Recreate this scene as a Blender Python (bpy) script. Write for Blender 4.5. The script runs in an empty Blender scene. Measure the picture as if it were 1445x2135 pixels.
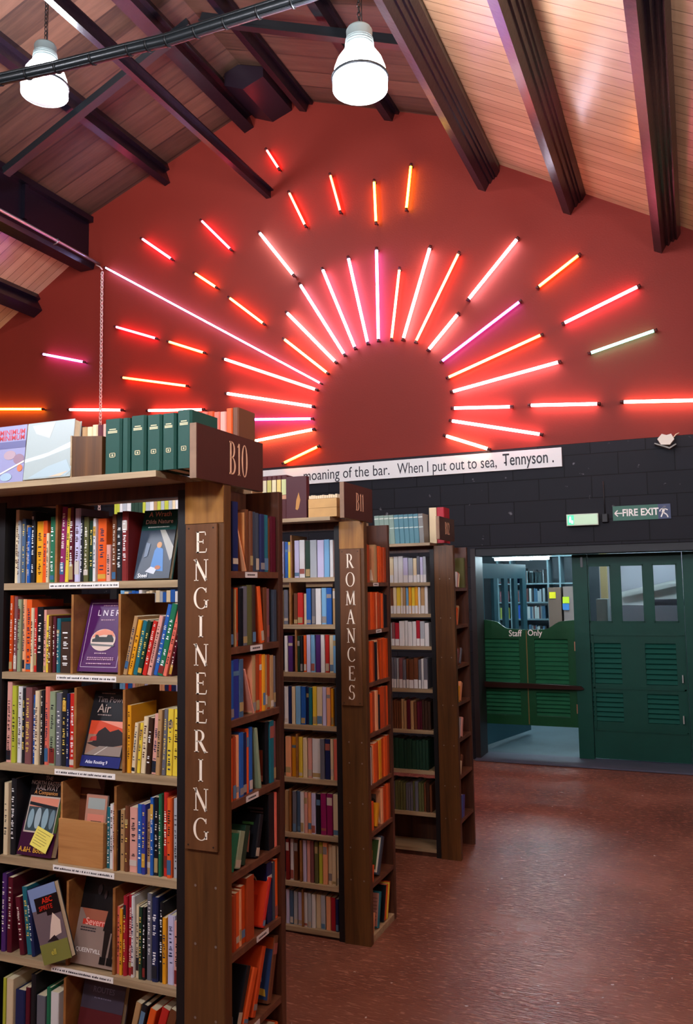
import bpy, math, random
from mathutils import Vector, Matrix
PI = math.pi
# ------------------------------------------------------------------ camera
CX, CY, F, EYE = 722.5, 1067.5, 1722.295, 1.7
AX = Vector((0.92156995, -0.04973907, -0.38501281))   # room axes seen from the camera (right, down, forward)
AY = Vector((0.38790691, 0.07864779, 0.91833695))
AZ = Vector((-0.01539682, -0.99566086, 0.09177357))
sc = bpy.context.scene
COL = sc.collection
cam_d = bpy.data.cameras.new('camera')
cam = bpy.data.objects.new('camera', cam_d)
COL.objects.link(cam)
rgt = Vector((AX[0], AY[0], AZ[0])); dwn = Vector((AX[1], AY[1], AZ[1])); fwd = Vector((AX[2], AY[2], AZ[2]))
M = Matrix((rgt, -dwn, -fwd)).transposed().to_4x4()
M.translation = Vector((0, 0, EYE))
cam.matrix_world = M
cam_d.sensor_fit = 'HORIZONTAL'; cam_d.sensor_width = 36; cam_d.lens = F / 1445 * 36
cam_d.clip_start = 0.05; cam_d.clip_end = 100
sc.camera = cam
# ------------------------------------------------------------------ exposure, world
sc.view_settings.view_transform = 'Standard'; sc.view_settings.look = 'None'
sc.view_settings.exposure = 1.05; sc.view_settings.gamma = 1.0; sc.view_settings.use_curve_mapping = False
sc.cycles.use_denoising = True
sc.cycles.max_bounces = 7; sc.cycles.sample_clamp_indirect = 6
w = bpy.data.worlds.new('night'); sc.world = w; w.use_nodes = True
w.node_tree.nodes['Background'].inputs[0].default_value = (0.05, 0.06, 0.09, 1)
w.node_tree.nodes['Background'].inputs[1].default_value = 0.3
LAMP_E = 104.0      # pendant shades
TUBE_E = 13.0       # sunburst tubes
STAFF_E = 70.0

# ------------------------------------------------------------------ helpers
def ray(u, v):
    d = Vector(((u - CX) / F, (v - CY) / F, 1.0))
    return Vector((d.dot(AX), d.dot(AY), d.dot(AZ)))
def aty(u, v, Y):
    r = ray(u, v); p = r * (Y / r.y); return Vector((p.x, Y, p.z + EYE))
def atx(u, v, X):
    r = ray(u, v); p = r * (X / r.x); return Vector((X, p.y, p.z + EYE))
def atz(u, v, Z):
    r = ray(u, v); p = r * ((Z - EYE) / r.z); return Vector((p.x, p.y, Z))
def lin(c):
    return c / 12.92 if c <= 0.04045 else ((c + 0.055) / 1.055) ** 2.4
def rgb(h):
    return tuple(lin(int(h[i:i + 2], 16) / 255) for i in (0, 2, 4)) + (1,)
MATS = {}
def mat(hexc, rough=0.5, name=None, metal=0.0, spec=0.4, bump=0.0, bscale=40, var=0.0, vscale=6):
    key = (hexc, rough, metal, bump, var, spec)
    if key in MATS: return MATS[key]
    m = bpy.data.materials.new(name or 'paint_' + hexc); m.use_nodes = True
    nt = m.node_tree; b = nt.nodes['Principled BSDF']
    b.inputs['Base Color'].default_value = rgb(hexc); b.inputs['Roughness'].default_value = rough
    b.inputs['Metallic'].default_value = metal; b.inputs['Specular IOR Level'].default_value = spec
    if bump or var:
        tc = nt.nodes.new('ShaderNodeTexCoord')
        n = nt.nodes.new('ShaderNodeTexNoise'); n.inputs['Scale'].default_value = bscale if bump else vscale
        n.inputs['Detail'].default_value = 5
        nt.links.new(tc.outputs['Object'], n.inputs['Vector'])
        if bump:
            bp = nt.nodes.new('ShaderNodeBump'); bp.inputs['Strength'].default_value = bump
            bp.inputs['Distance'].default_value = 0.01
            nt.links.new(n.outputs['Fac'], bp.inputs['Height']); nt.links.new(bp.outputs['Normal'], b.inputs['Normal'])
        if var:
            n2 = nt.nodes.new('ShaderNodeTexNoise'); n2.inputs['Scale'].default_value = vscale; n2.inputs['Detail'].default_value = 6
            nt.links.new(tc.outputs['Object'], n2.inputs['Vector'])
            mx = nt.nodes.new('ShaderNodeMix'); mx.data_type = 'RGBA'
            c = rgb(hexc)
            mx.inputs[6].default_value = tuple(x * (1 - var) for x in c[:3]) + (1,)
            mx.inputs[7].default_value = tuple(min(1, x * (1 + var)) for x in c[:3]) + (1,)
            nt.links.new(n2.outputs['Fac'], mx.inputs[0]); nt.links.new(mx.outputs[2], b.inputs['Base Color'])
    MATS[key] = m
    return m
def emis(hexc, strength, name, base='ffffff'):
    m = bpy.data.materials.new(name); m.use_nodes = True
    b = m.node_tree.nodes['Principled BSDF']
    b.inputs['Base Color'].default_value = rgb(base); b.inputs['Roughness'].default_value = 0.3
    b.inputs['Emission Color'].default_value = rgb(hexc); b.inputs['Emission Strength'].default_value = strength
    return m
def ramp(nt, stops):
    r = nt.nodes.new('ShaderNodeValToRGB'); e = r.color_ramp.elements
    while len(e) < len(stops): e.new(0.5)
    for k, (p, c) in enumerate(stops):
        e[k].position = p; e[k].color = rgb(c) if isinstance(c, str) else (c, c, c, 1)
    return r
def wood(name, c0, c1, c2, scale=(30, 30, 1.6), rough=0.42, knots=True, bump=0.15):
    m = bpy.data.materials.new(name); m.use_nodes = True
    nt = m.node_tree; b = nt.nodes['Principled BSDF']; L = nt.links
    tc = nt.nodes.new('ShaderNodeTexCoord'); mp = nt.nodes.new('ShaderNodeMapping')
    mp.inputs['Scale'].default_value = scale
    L.new(tc.outputs['Object'], mp.inputs['Vector'])
    n = nt.nodes.new('ShaderNodeTexNoise'); n.inputs['Scale'].default_value = 1; n.inputs['Detail'].default_value = 7
    n.inputs['Roughness'].default_value = 0.62; n.inputs['Distortion'].default_value = 0.6
    L.new(mp.outputs[0], n.inputs['Vector'])
    r = ramp(nt, [(0.28, c0), (0.5, c1), (0.74, c2)]); L.new(n.outputs['Fac'], r.inputs[0])
    out = r.outputs[0]
    if knots:
        v = nt.nodes.new('ShaderNodeTexVoronoi'); v.inputs['Scale'].default_value = 6
        mp2 = nt.nodes.new('ShaderNodeMapping'); mp2.inputs['Scale'].default_value = (1, 1, 0.8)
        L.new(tc.outputs['Object'], mp2.inputs['Vector']); L.new(mp2.outputs[0], v.inputs['Vector'])
        kr = ramp(nt, [(0.03, 1.0), (0.09, 0.0)]); L.new(v.outputs['Distance'], kr.inputs[0])
        mx = nt.nodes.new('ShaderNodeMix'); mx.data_type = 'RGBA'
        mx.inputs[7].default_value = rgb('1c0f08'); L.new(kr.outputs[0], mx.inputs[0]); L.new(out, mx.inputs[6]); out = mx.outputs[2]
    L.new(out, b.inputs['Base Color']); b.inputs['Roughness'].default_value = rough
    bp = nt.nodes.new('ShaderNodeBump'); bp.inputs['Strength'].default_value = bump; bp.inputs['Distance'].default_value = 0.004
    L.new(n.outputs['Fac'], bp.inputs['Height']); L.new(bp.outputs['Normal'], b.inputs['Normal'])
    return m

class MB:
    """collects shapes, then links them as one mesh object"""
    def __init__(s): s.v = []; s.f = []; s.mi = []; s.k = 0; s.sm = []
    def add(s, vs, fs, smooth=False):
        b = len(s.v); s.v += [tuple(v) for v in vs]
        for f in fs: s.f.append([b + i for i in f]); s.mi.append(s.k); s.sm.append(smooth)
        return s
    def box(s, x0, x1, y0, y1, z0, z1):
        if x0 > x1: x0, x1 = x1, x0
        if y0 > y1: y0, y1 = y1, y0
        if z0 > z1: z0, z1 = z1, z0
        return s.add([(x0, y0, z0), (x1, y0, z0), (x1, y1, z0), (x0, y1, z0), (x0, y0, z1), (x1, y0, z1), (x1, y1, z1), (x0, y1, z1)],
                     [(0, 3, 2, 1), (4, 5, 6, 7), (0, 1, 5, 4), (1, 2, 6, 5), (2, 3, 7, 6), (3, 0, 4, 7)])
    def rbox(s, x0, x1, y0, y1, z0, z1, r):
        """box with chamfered long edges seen from the front"""
        pr = [(x0 + r, y0), (x1 - r, y0), (x1, y0 + r), (x1, y1 - r), (x1 - r, y1), (x0 + r, y1), (x0, y1 - r), (x0, y0 + r)]
        n = 8; vs = [(x, y, z0) for x, y in pr] + [(x, y, z1) for x, y in pr]
        return s.add(vs, [tuple(range(n))[::-1], tuple(range(n, 2 * n))] + [(i, (i + 1) % n, n + (i + 1) % n, n + i) for i in range(n)])
    def prism(s, pts, a, b, axis='y'):
        """polygon (two coordinates) swept from a to b along an axis"""
        n = len(pts)
        def q(p, t): return {'y': (p[0], t, p[1]), 'x': (t, p[0], p[1]), 'z': (p[0], p[1], t)}[axis]
        vs = [q(p, a) for p in pts] + [q(p, b) for p in pts]
        return s.add(vs, [tuple(range(n)), tuple(range(n, 2 * n))[::-1]] + [(i, n + i, n + (i + 1) % n, (i + 1) % n) for i in range(n)])
    def lathe(s, prof, seg=32, c=(0, 0, 0), smooth=True):
        vs = []; n = len(prof)
        for k in range(seg):
            a = 2 * PI * k / seg
            for r, z in prof: vs.append((c[0] + r * math.cos(a), c[1] + r * math.sin(a), c[2] + z))
        fs = [(k * n + i, ((k + 1) % seg) * n + i, ((k + 1) % seg) * n + i + 1, k * n + i + 1) for k in range(seg) for i in range(n - 1)]
        return s.add(vs, fs, smooth)
    def tube(s, pts, r, seg=10, smooth=True, rad=None):
        pts = [Vector(p) for p in pts]; n = len(pts); vs = []
        for i, p in enumerate(pts):
            t = (pts[min(i + 1, n - 1)] - pts[max(i - 1, 0)]).normalized()
            u = t.cross(Vector((0, 0, 1)));
            if u.length < 1e-3: u = Vector((1, 0, 0))
            u.normalize(); v2 = t.cross(u); rr = rad[i] if rad else r
            for k in range(seg):
                a = 2 * PI * k / seg; vs.append(p + u * (rr * math.cos(a)) + v2 * (rr * math.sin(a)))
        fs = [(i * seg + k, i * seg + (k + 1) % seg, (i + 1) * seg + (k + 1) % seg, (i + 1) * seg + k) for i in range(n - 1) for k in range(seg)]
        b = len(s.v)
        s.add(vs, fs, smooth)
        s.add([], [])
        s.f += [[b + k for k in range(seg)][::-1], [b + (n - 1) * seg + k for k in range(seg)]]; s.mi += [s.k] * 2; s.sm += [False] * 2
        return s
    def build(s, name, mats, parent=None, org=None, loc=None, rot=None):
        """org: world point the vertices are measured from (default: the parent's place, or 0)"""
        me = bpy.data.meshes.new(name)
        if org is None: org = Vector(parent['o']) if parent is not None and 'o' in parent else Vector((0, 0, 0))
        me.from_pydata([(v[0] - org[0], v[1] - org[1], v[2] - org[2]) for v in s.v], [], s.f)
        for m in (mats if isinstance(mats, (list, tuple)) else [mats]): me.materials.append(m)
        me.polygons.foreach_set('material_index', s.mi); me.polygons.foreach_set('use_smooth', s.sm)
        me.update(); 
        o = bpy.data.objects.new(name, me); COL.objects.link(o)
        if parent is not None:
            o.parent = parent
            if 'o' in parent: o['o'] = parent['o']
        elif loc is not None: o['o'] = tuple(org)
        if loc is not None: o.location = loc
        if rot is not None: o.rotation_euler = rot
        return o
ROOTS = []
def tag(o, label, cat=None, group=None, kind=None):
    if label: o['label'] = label
    if cat: o['category'] = cat
    if group: o['group'] = group
    if kind: o['kind'] = kind
    return o
def empty(name, loc, label, cat, group=None, kind=None):
    o = bpy.data.objects.new(name, None); COL.objects.link(o); o.location = loc; o['o'] = tuple(loc)
    o.empty_display_size = 0.05
    ROOTS.append(o)
    return tag(o, label, cat, group, kind)
def local(o):
    """vertices of this thing are built in its own space"""
    o['o'] = (0.0, 0.0, 0.0); return o

# ------------------------------------------------------------------ lettering
TH, TN = 0.135, 0.055
def _seg(x0, y0, x1, y1, w):
    d = Vector((x1 - x0, y1 - y0)); n = Vector((-d.y, d.x)).normalized() * w / 2
    return [(x0 + n.x, y0 + n.y), (x0 - n.x, y0 - n.y), (x1 - n.x, y1 - n.y), (x1 + n.x, y1 + n.y)]
def _arc(cx, cy, rx, ry, a0, a1, th=TH, tn=TN, n=22):
    out = []
    P = []
    for i in range(n + 1):
        a = math.radians(a0 + (a1 - a0) * i / n)
        w = tn + (th - tn) * abs(math.cos(a)) ** 1.3
        c, s_ = math.cos(a), math.sin(a)
        P.append(((cx + (rx) * c, cy + (ry) * s_), (cx + (rx - w) * c, cy + (ry - w * 0.6) * s_)))
    for i in range(n): out.append([P[i][0], P[i][1], P[i + 1][1], P[i + 1][0]])
    return out
def _ser(x, y, l=0.26, up=True): return [_seg(x - l / 2, y + (0.018 if up else -0.018), x + l / 2, y + (0.018 if up else -0.018), 0.036)]
def glyph(c):
    g = []
    if c == 'E':
        g = [_seg(.17, 0, .17, 1, TH), _seg(.08, .975, .6, .975, .05), _seg(.17, .52, .48, .52, .05), _seg(.08, .025, .64, .025, .05),
             _seg(.58, 1, .6, .82, .04), _seg(.47, .62, .47, .42, .04), _seg(.62, 0, .66, .2, .04)]; wd = .68
    elif c == 'N':
        g = [_seg(.17, 0, .17, 1, TN), _seg(.13, 1, .72, 0, TH), _seg(.72, 0, .72, 1, TN)] + _ser(.17, 0, .24) + _ser(.12, 1, .2, False) + _ser(.72, 1, .24, False); wd = .86
    elif c == 'G':
        g = _arc(.45, .5, .42, .51, 48, 318) + [_seg(.73, .06, .73, .42, TH * .85), _seg(.72, .98, .72, .76, .045)] + _ser(.73, .42, .26, False); wd = .86
    elif c == 'C':
        g = _arc(.45, .5, .42, .51, 48, 316) + [_seg(.73, .98, .73, .74, .045)]; wd = .8
    elif c == 'O': g = _arc(.46, .5, .43, .51, 0, 360, n=40); wd = .92
    elif c == '0': g = _arc(.27, .5, .26, .51, 0, 360, .11, .045, n=40); wd = .56
    elif c == 'I': g = [_seg(.17, 0, .17, 1, TH)] + _ser(.17, 0) + _ser(.17, 1, .26, False); wd = .34
    elif c == '1': g = [_seg(.17, 0, .17, 1, .1), _seg(.17, .98, .05, .88, .04)] + _ser(.17, 0, .22); wd = .32
    elif c == '2':
        g = _arc(.26, .74, .22, .27, 160, -38) + [_seg(.43, .62, .08, .05, .07), _seg(.05, .03, .5, .03, .07), _seg(.49, .0, .5, .18, .04)]; wd = .54
    elif c == 'R':
        g = [_seg(.17, 0, .17, 1, TH)] + _arc(.3, .74, .3, .265, 90, -90) + [_seg(.17, .985, .3, .985, .045), _seg(.17, .49, .34, .49, .045), _seg(.34, .5, .66, .0, TH)] + _ser(.17, 0) + _ser(.12, 1, .16, False) + _ser(.69, 0, .2); wd = .8
    elif c == 'B':
        g = [_seg(.17, 0, .17, 1, TH * .85)] + _arc(.28, .755, .26, .25, 90, -90, .11) + _arc(.28, .26, .32, .27, 90, -90, .12) + [_seg(.06, .985, .3, .985, .045), _seg(.17, .52, .3, .52, .04), _seg(.06, .015, .3, .015, .045)]; wd = .66
    elif c == 'M':
        g = [_seg(.16, 0, .2, 1, TN), _seg(.2, 1, .5, .06, TH), _seg(.5, .06, .82, 1, TN), _seg(.84, 0, .82, 1, TH)] + _ser(.16, 0, .22) + _ser(.86, 0, .26) + _ser(.17, 1, .16, False) + _ser(.86, 1, .16, False); wd = 1.02
    elif c == 'A':
        g = [_seg(.12, 0, .4, 1, TN), _seg(.4, 1, .7, 0, TH), _seg(.22, .36, .58, .36, TN)] + _ser(.12, 0, .22) + _ser(.7, 0, .26); wd = .84
    elif c == 'S':
        g = _arc(.3, .745, .25, .265, 35, 262, .12, .05) + _arc(.3, .27, .28, .28, 82, -150, .12, .05) + [_seg(.52, .98, .52, .8, .04), _seg(.05, .02, .05, .22, .04)]; wd = .62
    return g, wd
def serif_letters(mb, s, size, ox, oy, gap=.1, sx=1.0, thick=.0012, centre=True):
    """letters side by side in the local x/z plane facing -y"""
    ws = [glyph(c)[1] for c in s]; tot = sum(ws) + gap * (len(s) - 1); x = -tot / 2 if centre else 0
    for c, wd in zip(s, ws):
        for q in glyph(c)[0]:
            p = [((x + a) * size * sx + ox, b * size + oy) for a, b in q]
            mb.prism(p, -thick, thick)
        x += wd + gap
def text(name, s, size, m, parent, loc, rot, ext=.0006, sx=1.0, align='CENTER', bold=0.0):
    cu = bpy.data.curves.new(name, 'FONT'); cu.body = s; cu.size = size; cu.extrude = ext; cu.offset = bold
    cu.align_x = align; cu.align_y = 'CENTER'; cu.resolution_u = 3
    t = bpy.data.objects.new(name, cu); COL.objects.link(t)
    me = bpy.data.meshes.new_from_object(t.evaluated_get(bpy.context.evaluated_depsgraph_get()))
    bpy.data.objects.remove(t); bpy.data.curves.remove(cu)
    me.materials.clear(); me.materials.append(m)
    o = bpy.data.objects.new(name, me); COL.objects.link(o); o.parent = parent
    org = Vector(parent['o']) if parent is not None and 'o' in parent else Vector((0, 0, 0))
    o.location = Vector(loc) - org; o.rotation_euler = rot; o.scale = (sx, 1, 1)
    return o
FRONT = (PI / 2, 0, 0); SIDE = (PI / 2, 0, PI / 2)

# ------------------------------------------------------------------ materials of the room
def boards_mat(name, width, ca, cb, groove, rough, vary, streak, spec=0.5):
    m = bpy.data.materials.new(name); m.use_nodes = True
    nt = m.node_tree; b = nt.nodes['Principled BSDF']; L = nt.links; N = nt.nodes.new
    tc = N('ShaderNodeTexCoord'); sp = N('ShaderNodeSeparateXYZ'); L.new(tc.outputs['Object'], sp.inputs[0])
    dv = N('ShaderNodeMath'); dv.operation = 'DIVIDE'; dv.inputs[1].default_value = width; L.new(sp.outputs['Y'], dv.inputs[0])
    fr = N('ShaderNodeMath'); fr.operation = 'FRACT'; L.new(dv.outputs[0], fr.inputs[0])
    fl = N('ShaderNodeMath'); fl.operation = 'FLOOR'; L.new(dv.outputs[0], fl.inputs[0])
    wn = N('ShaderNodeTexWhiteNoise'); wn.noise_dimensions = '1D'; L.new(fl.outputs[0], wn.inputs['W'])
    mp = N('ShaderNodeMapping'); mp.inputs['Scale'].default_value = (1.1, 14, 1.1); L.new(tc.outputs['Object'], mp.inputs[0])
    n = N('ShaderNodeTexNoise'); n.inputs['Scale'].default_value = 1.4; n.inputs['Detail'].default_value = 7; n.inputs['Roughness'].default_value = .65
    L.new(mp.outputs[0], n.inputs['Vector'])
    a = N('ShaderNodeMath'); a.operation = 'MULTIPLY'; a.inputs[1].default_value = vary; L.new(wn.outputs['Value'], a.inputs[0])
    c = N('ShaderNodeMath'); c.operation = 'MULTIPLY_ADD'; c.inputs[1].default_value = streak; L.new(n.outputs['Fac'], c.inputs[0]); L.new(a.outputs[0], c.inputs[2])
    r = ramp(nt, [(0.2, ca), (0.85, cb)]); L.new(c.outputs[0], r.inputs[0])
    g = N('ShaderNodeMath'); g.operation = 'LESS_THAN'; g.inputs[1].default_value = groove; L.new(fr.outputs[0], g.inputs[0])
    mx = N('ShaderNodeMix'); mx.data_type = 'RGBA'; mx.inputs[7].default_value = rgb('2a1a14')
    gm = N('ShaderNodeMath'); gm.operation = 'MULTIPLY'; gm.inputs[1].default_value = .7; L.new(g.outputs[0], gm.inputs[0])
    L.new(gm.outputs[0], mx.inputs[0]); L.new(r.outputs[0], mx.inputs[6]); L.new(mx.outputs[2], b.inputs['Base Color'])
    b.inputs['Roughness'].default_value = rough; b.inputs['Specular IOR Level'].default_value = spec
    bp = N('ShaderNodeBump'); bp.inputs['Strength'].default_value = .35; bp.inputs['Distance'].default_value = .006
    n3 = N('ShaderNodeTexNoise'); n3.inputs['Scale'].default_value = 9; L.new(tc.outputs['Object'], n3.inputs['Vector'])
    h = N('ShaderNodeMath'); h.operation = 'MULTIPLY_ADD'; h.inputs[1].default_value = -1.0; L.new(g.outputs[0], h.inputs[0]); L.new(n3.outputs['Fac'], h.inputs[2])
    L.new(h.outputs[0], bp.inputs['Height']); L.new(bp.outputs['Normal'], b.inputs['Normal'])
    return m
M_pale = boards_mat('pale_ceiling_boards', .115, 'ac8262', 'd0a680', .06, .24, .3, .7)
M_dark = boards_mat('old_ceiling_planks', .30, '261812', '684838', .07, .5, .45, .75)
M_red = mat('7a261b', .58, 'red_wall_paint', spec=.22, bump=.12, bscale=60, var=.08, vscale=2)
def block_mat():
    m = bpy.data.materials.new('black_block_paint'); m.use_nodes = True
    nt = m.node_tree; b = nt.nodes['Principled BSDF']; L = nt.links; N = nt.nodes.new
    tc = N('ShaderNodeTexCoord'); sp = N('ShaderNodeSeparateXYZ'); cb = N('ShaderNodeCombineXYZ')
    L.new(tc.outputs['Object'], sp.inputs[0]); L.new(sp.outputs['X'], cb.inputs['X']); L.new(sp.outputs['Z'], cb.inputs['Y'])
    mp = N('ShaderNodeMapping'); mp.inputs['Location'].default_value = (.118, .02, 0); L.new(cb.outputs[0], mp.inputs[0])
    br = N('ShaderNodeTexBrick'); br.inputs['Scale'].default_value = 1; br.inputs['Brick Width'].default_value = .5
    br.inputs['Row Height'].default_value = .212; br.inputs['Mortar Size'].default_value = .004; br.inputs['Mortar Smooth'].default_value = .3
    br.inputs['Color1'].default_value = rgb('18181e'); br.inputs['Color2'].default_value = rgb('1c1c23'); br.inputs['Mortar'].default_value = rgb('0b0b0e')
    L.new(mp.outputs[0], br.inputs['Vector'])
    n = N('ShaderNodeTexNoise'); n.inputs['Scale'].default_value = 11; n.inputs['Detail'].default_value = 8; L.new(tc.outputs['Object'], n.inputs['Vector'])
    rr = ramp(nt, [(.70, 0.0), (.76, 1.0)]); L.new(n.outputs['Fac'], rr.inputs[0])
    mx = N('ShaderNodeMix'); mx.data_type = 'RGBA'; mx.inputs[7].default_value = rgb('6c6c70'); L.new(rr.outputs[0], mx.inputs[0]); L.new(br.outputs['Color'], mx.inputs[6])
    L.new(mx.outputs[2], b.inputs['Base Color']); b.inputs['Roughness'].default_value = .6; b.inputs['Specular IOR Level'].default_value = .2
    bp = N('ShaderNodeBump'); bp.inputs['Strength'].default_value = .8; bp.inputs['Distance'].default_value = .012; bp.invert = True
    L.new(br.outputs['Fac'], bp.inputs['Height']); L.new(bp.outputs['Normal'], b.inputs['Normal'])
    return m
M_block = block_mat()
def floor_mat():
    m = bpy.data.materials.new('worn_red_floor_paint'); m.use_nodes = True
    nt = m.node_tree; b = nt.nodes['Principled BSDF']; L = nt.links; N = nt.nodes.new
    tc = N('ShaderNodeTexCoord')
    mp = N('ShaderNodeMapping'); mp.inputs['Scale'].default_value = (20, 85, 1); L.new(tc.outputs['Object'], mp.inputs[0])
    n = N('ShaderNodeTexNoise'); n.inputs['Scale'].default_value = 1; n.inputs['Detail'].default_value = 5; n.inputs['Distortion'].default_value = .7
    L.new(mp.outputs[0], n.inputs['Vector'])
    n2 = N('ShaderNodeTexNoise'); n2.inputs['Scale'].default_value = 1.3; n2.inputs['Detail'].default_value = 7; L.new(tc.outputs['Object'], n2.inputs['Vector'])
    r = ramp(nt, [(.3, '6e3e30'), (.52, '82503e'), (.7, '966250')]); L.new(n2.outputs['Fac'], r.inputs[0])
    r2 = ramp(nt, [(.57, 0.0), (.66, 1.0)]); L.new(n.outputs['Fac'], r2.inputs[0])
    mx = N('ShaderNodeMix'); mx.data_type = 'RGBA'; mx.inputs[7].default_value = rgb('b88068')  # light flecks along the wrinkles: their glints put into the colour
    mm = N('ShaderNodeMath'); mm.operation = 'MULTIPLY'; mm.inputs[1].default_value = .6; L.new(r2.outputs[0], mm.inputs[0])
    L.new(mm.outputs[0], mx.inputs[0]); L.new(r.outputs[0], mx.inputs[6])
    # pale chips
    v = N('ShaderNodeTexNoise'); v.inputs['Scale'].default_value = 26; v.inputs['Detail'].default_value = 3; L.new(tc.outputs['Object'], v.inputs['Vector'])
    r3 = ramp(nt, [(.72, 0.0), (.75, 1.0)]); L.new(v.outputs['Fac'], r3.inputs[0])
    m2 = N('ShaderNodeMix'); m2.data_type = 'RGBA'; m2.inputs[7].default_value = rgb('c8b4a8'); L.new(r3.outputs[0], m2.inputs[0]); L.new(mx.outputs[2], m2.inputs[6])
    L.new(m2.outputs[2], b.inputs['Base Color'])
    b.inputs['Roughness'].default_value = .27; b.inputs['Specular IOR Level'].default_value = .5
    bp = N('ShaderNodeBump'); bp.inputs['Strength'].default_value = .8; bp.inputs['Distance'].default_value = .007
    L.new(n.outputs['Fac'], bp.inputs['Height']); L.new(bp.outputs['Normal'], b.inputs['Normal'])
    return m
M_floor = floor_mat()
M_beam = mat('0d0812', .28, 'dark_purple_gloss', spec=.6, bump=.15, bscale=25)
M_steel = mat('0e1114', .35, 'black_steel_paint', spec=.6)
M_post = wood('stained_pine_post', '3c240f', '563518', '6c4520', rough=.38)
M_case = wood('dark_stained_board', '301810', '4a291a', '5e3824', rough=.4)
M_shelf = wood('worn_shelf_edge', '8c7656', 'a68e6c', 'bca47e', (2, 30, 40), rough=.5, knots=False)
M_shelfd = wood('brown_end_shelf', '482a1c', '643c28', '7a4e34', (2, 20, 30), rough=.4, knots=False)
M_black = mat('120f10', .5, 'black_upright')
M_panel = wood('orange_ply_divider', '7a4a22', '94602e', 'a8753c', (3, 14, 12), rough=.5, knots=False)
M_sign = mat('48241d', .38, 'brown_sign_board', bump=.05)
M_plate = wood('name_board_wood', '50301a', '643f24', '744c2e', (20, 20, 2), rough=.35, knots=False)
M_letter = mat('f2e3cc', .4, 'cream_lettering'); M_letw = mat('f4efe6', .4, 'white_lettering')
M_letp = mat('e3b08c', .4, 'peach_lettering')
M_green = mat('0c4438', .45, 'green_door_paint', spec=.25, bump=.2, bscale=12, var=.2)
M_green2 = mat('0e4828', .45, 'worn_green_paint', spec=.25, bump=.2, bscale=14, var=.25)
M_teal = mat('2b5560', .5, 'teal_wood_paint', var=.15)
M_white = mat('e6e6e2', .5, 'white_paint')
M_metal = mat('b8bcc0', .3, 'bare_metal', metal=.9)
M_pages = mat('d8c8a4', .8, 'page_paper', var=.15, vscale=60)

# ------------------------------------------------------------------ the room
YW, YD, ZB = 8.15, 8.45, 3.06
XL, XR, XC = -10.5, 1.84, -4.33
YB = -5.0
def zroof(x):
    d = abs(x - XC)
    return 7.45 - .365 * d if d < 2.62 else 6.06 - .58 * (d - 2.62)
def struct(mb, name, m, **k):
    o = mb.build(name, m); o['kind'] = 'structure'; return o
fl = MB().box(XL, XR, YB, YW - .02, -.1, 0)
struct(fl, 'floor', M_floor)
struct(MB().box(-2.2, XR, YW - .02, 13.6, -.1, .004), 'floor_staff_room', mat('4c5f68', .5, 'grey_vinyl', var=.3, vscale=3))
o = struct(MB().box(-2.07, XR, YW - .06, YD + .03, .004, .02), 'trim_1', mat('565a6c', .45, 'grey_threshold', var=.3, vscale=4)); o['label'] = 'grey threshold strip under the green doors'
# gable wall: red above, black blocks below
top = [(XL, 4.3), (-7.0, 6.4), (-7.0, 6.75), (XC, 7.75), (-1.66, 6.75), (-1.66, 6.4), (XR, 4.3)]
w_ = MB()
w_.prism([(XL, ZB)] + top + [(XR, ZB)], YW, YW + .3)
struct(w_, 'wall_back', M_red)
OX0, OZ = -2.075, 2.075
w_ = MB(); w_.box(XL, OX0, YW, YW + .3, 0, ZB - .002); w_.box(OX0, XR, YW, YW + .3, OZ, ZB - .002)
struct(w_, 'wall_back_lower', M_block)
for nm, x0, x1 in (('wall_left', XL - .2, XL), ('wall_right', XR, XR + .2)):
    w_ = MB(); w_.box(x0, x1, YB, 14, ZB, 4.3); struct(w_, nm, M_red)
    w_ = MB(); w_.box(x0, x1, YB, 14, 0, ZB); struct(w_, nm + '_lower', M_block)
w_ = MB(); w_.box(XL, XR, YB - .2, YB, 0, 7.8); struct(w_, 'wall_front', mat('7a5a4c', .6, 'dull_plaster'))
def roof(name, x0, x1, m):
    a, b = (x0, zroof(x0 + 1e-4)), (x1, zroof(x1 - 1e-4))
    mb = MB(); mb.prism([a, b, (b[0], b[1] + .09), (a[0], a[1] + .09)], YB, YW)
    struct(mb, name, m)
roof('ceiling_left_lower', XL, XC - 2.662, M_pale); roof('ceiling_right_lower', XC + 2.62, XR, M_pale)
roof('ceiling_left_upper', XC - 2.62, XC, M_dark); roof('ceiling_right_upper', XC, XC + 2.62, M_dark)
w_ = MB(); w_.box(XC + 2.60, XC + 2.64, YB, YW, 6.0, 6.62); w_.box(XC - 2.66, XC - 2.64, YB, YW, 6.0, 6.62)
struct(w_, 'trim_2', M_beam)

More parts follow.
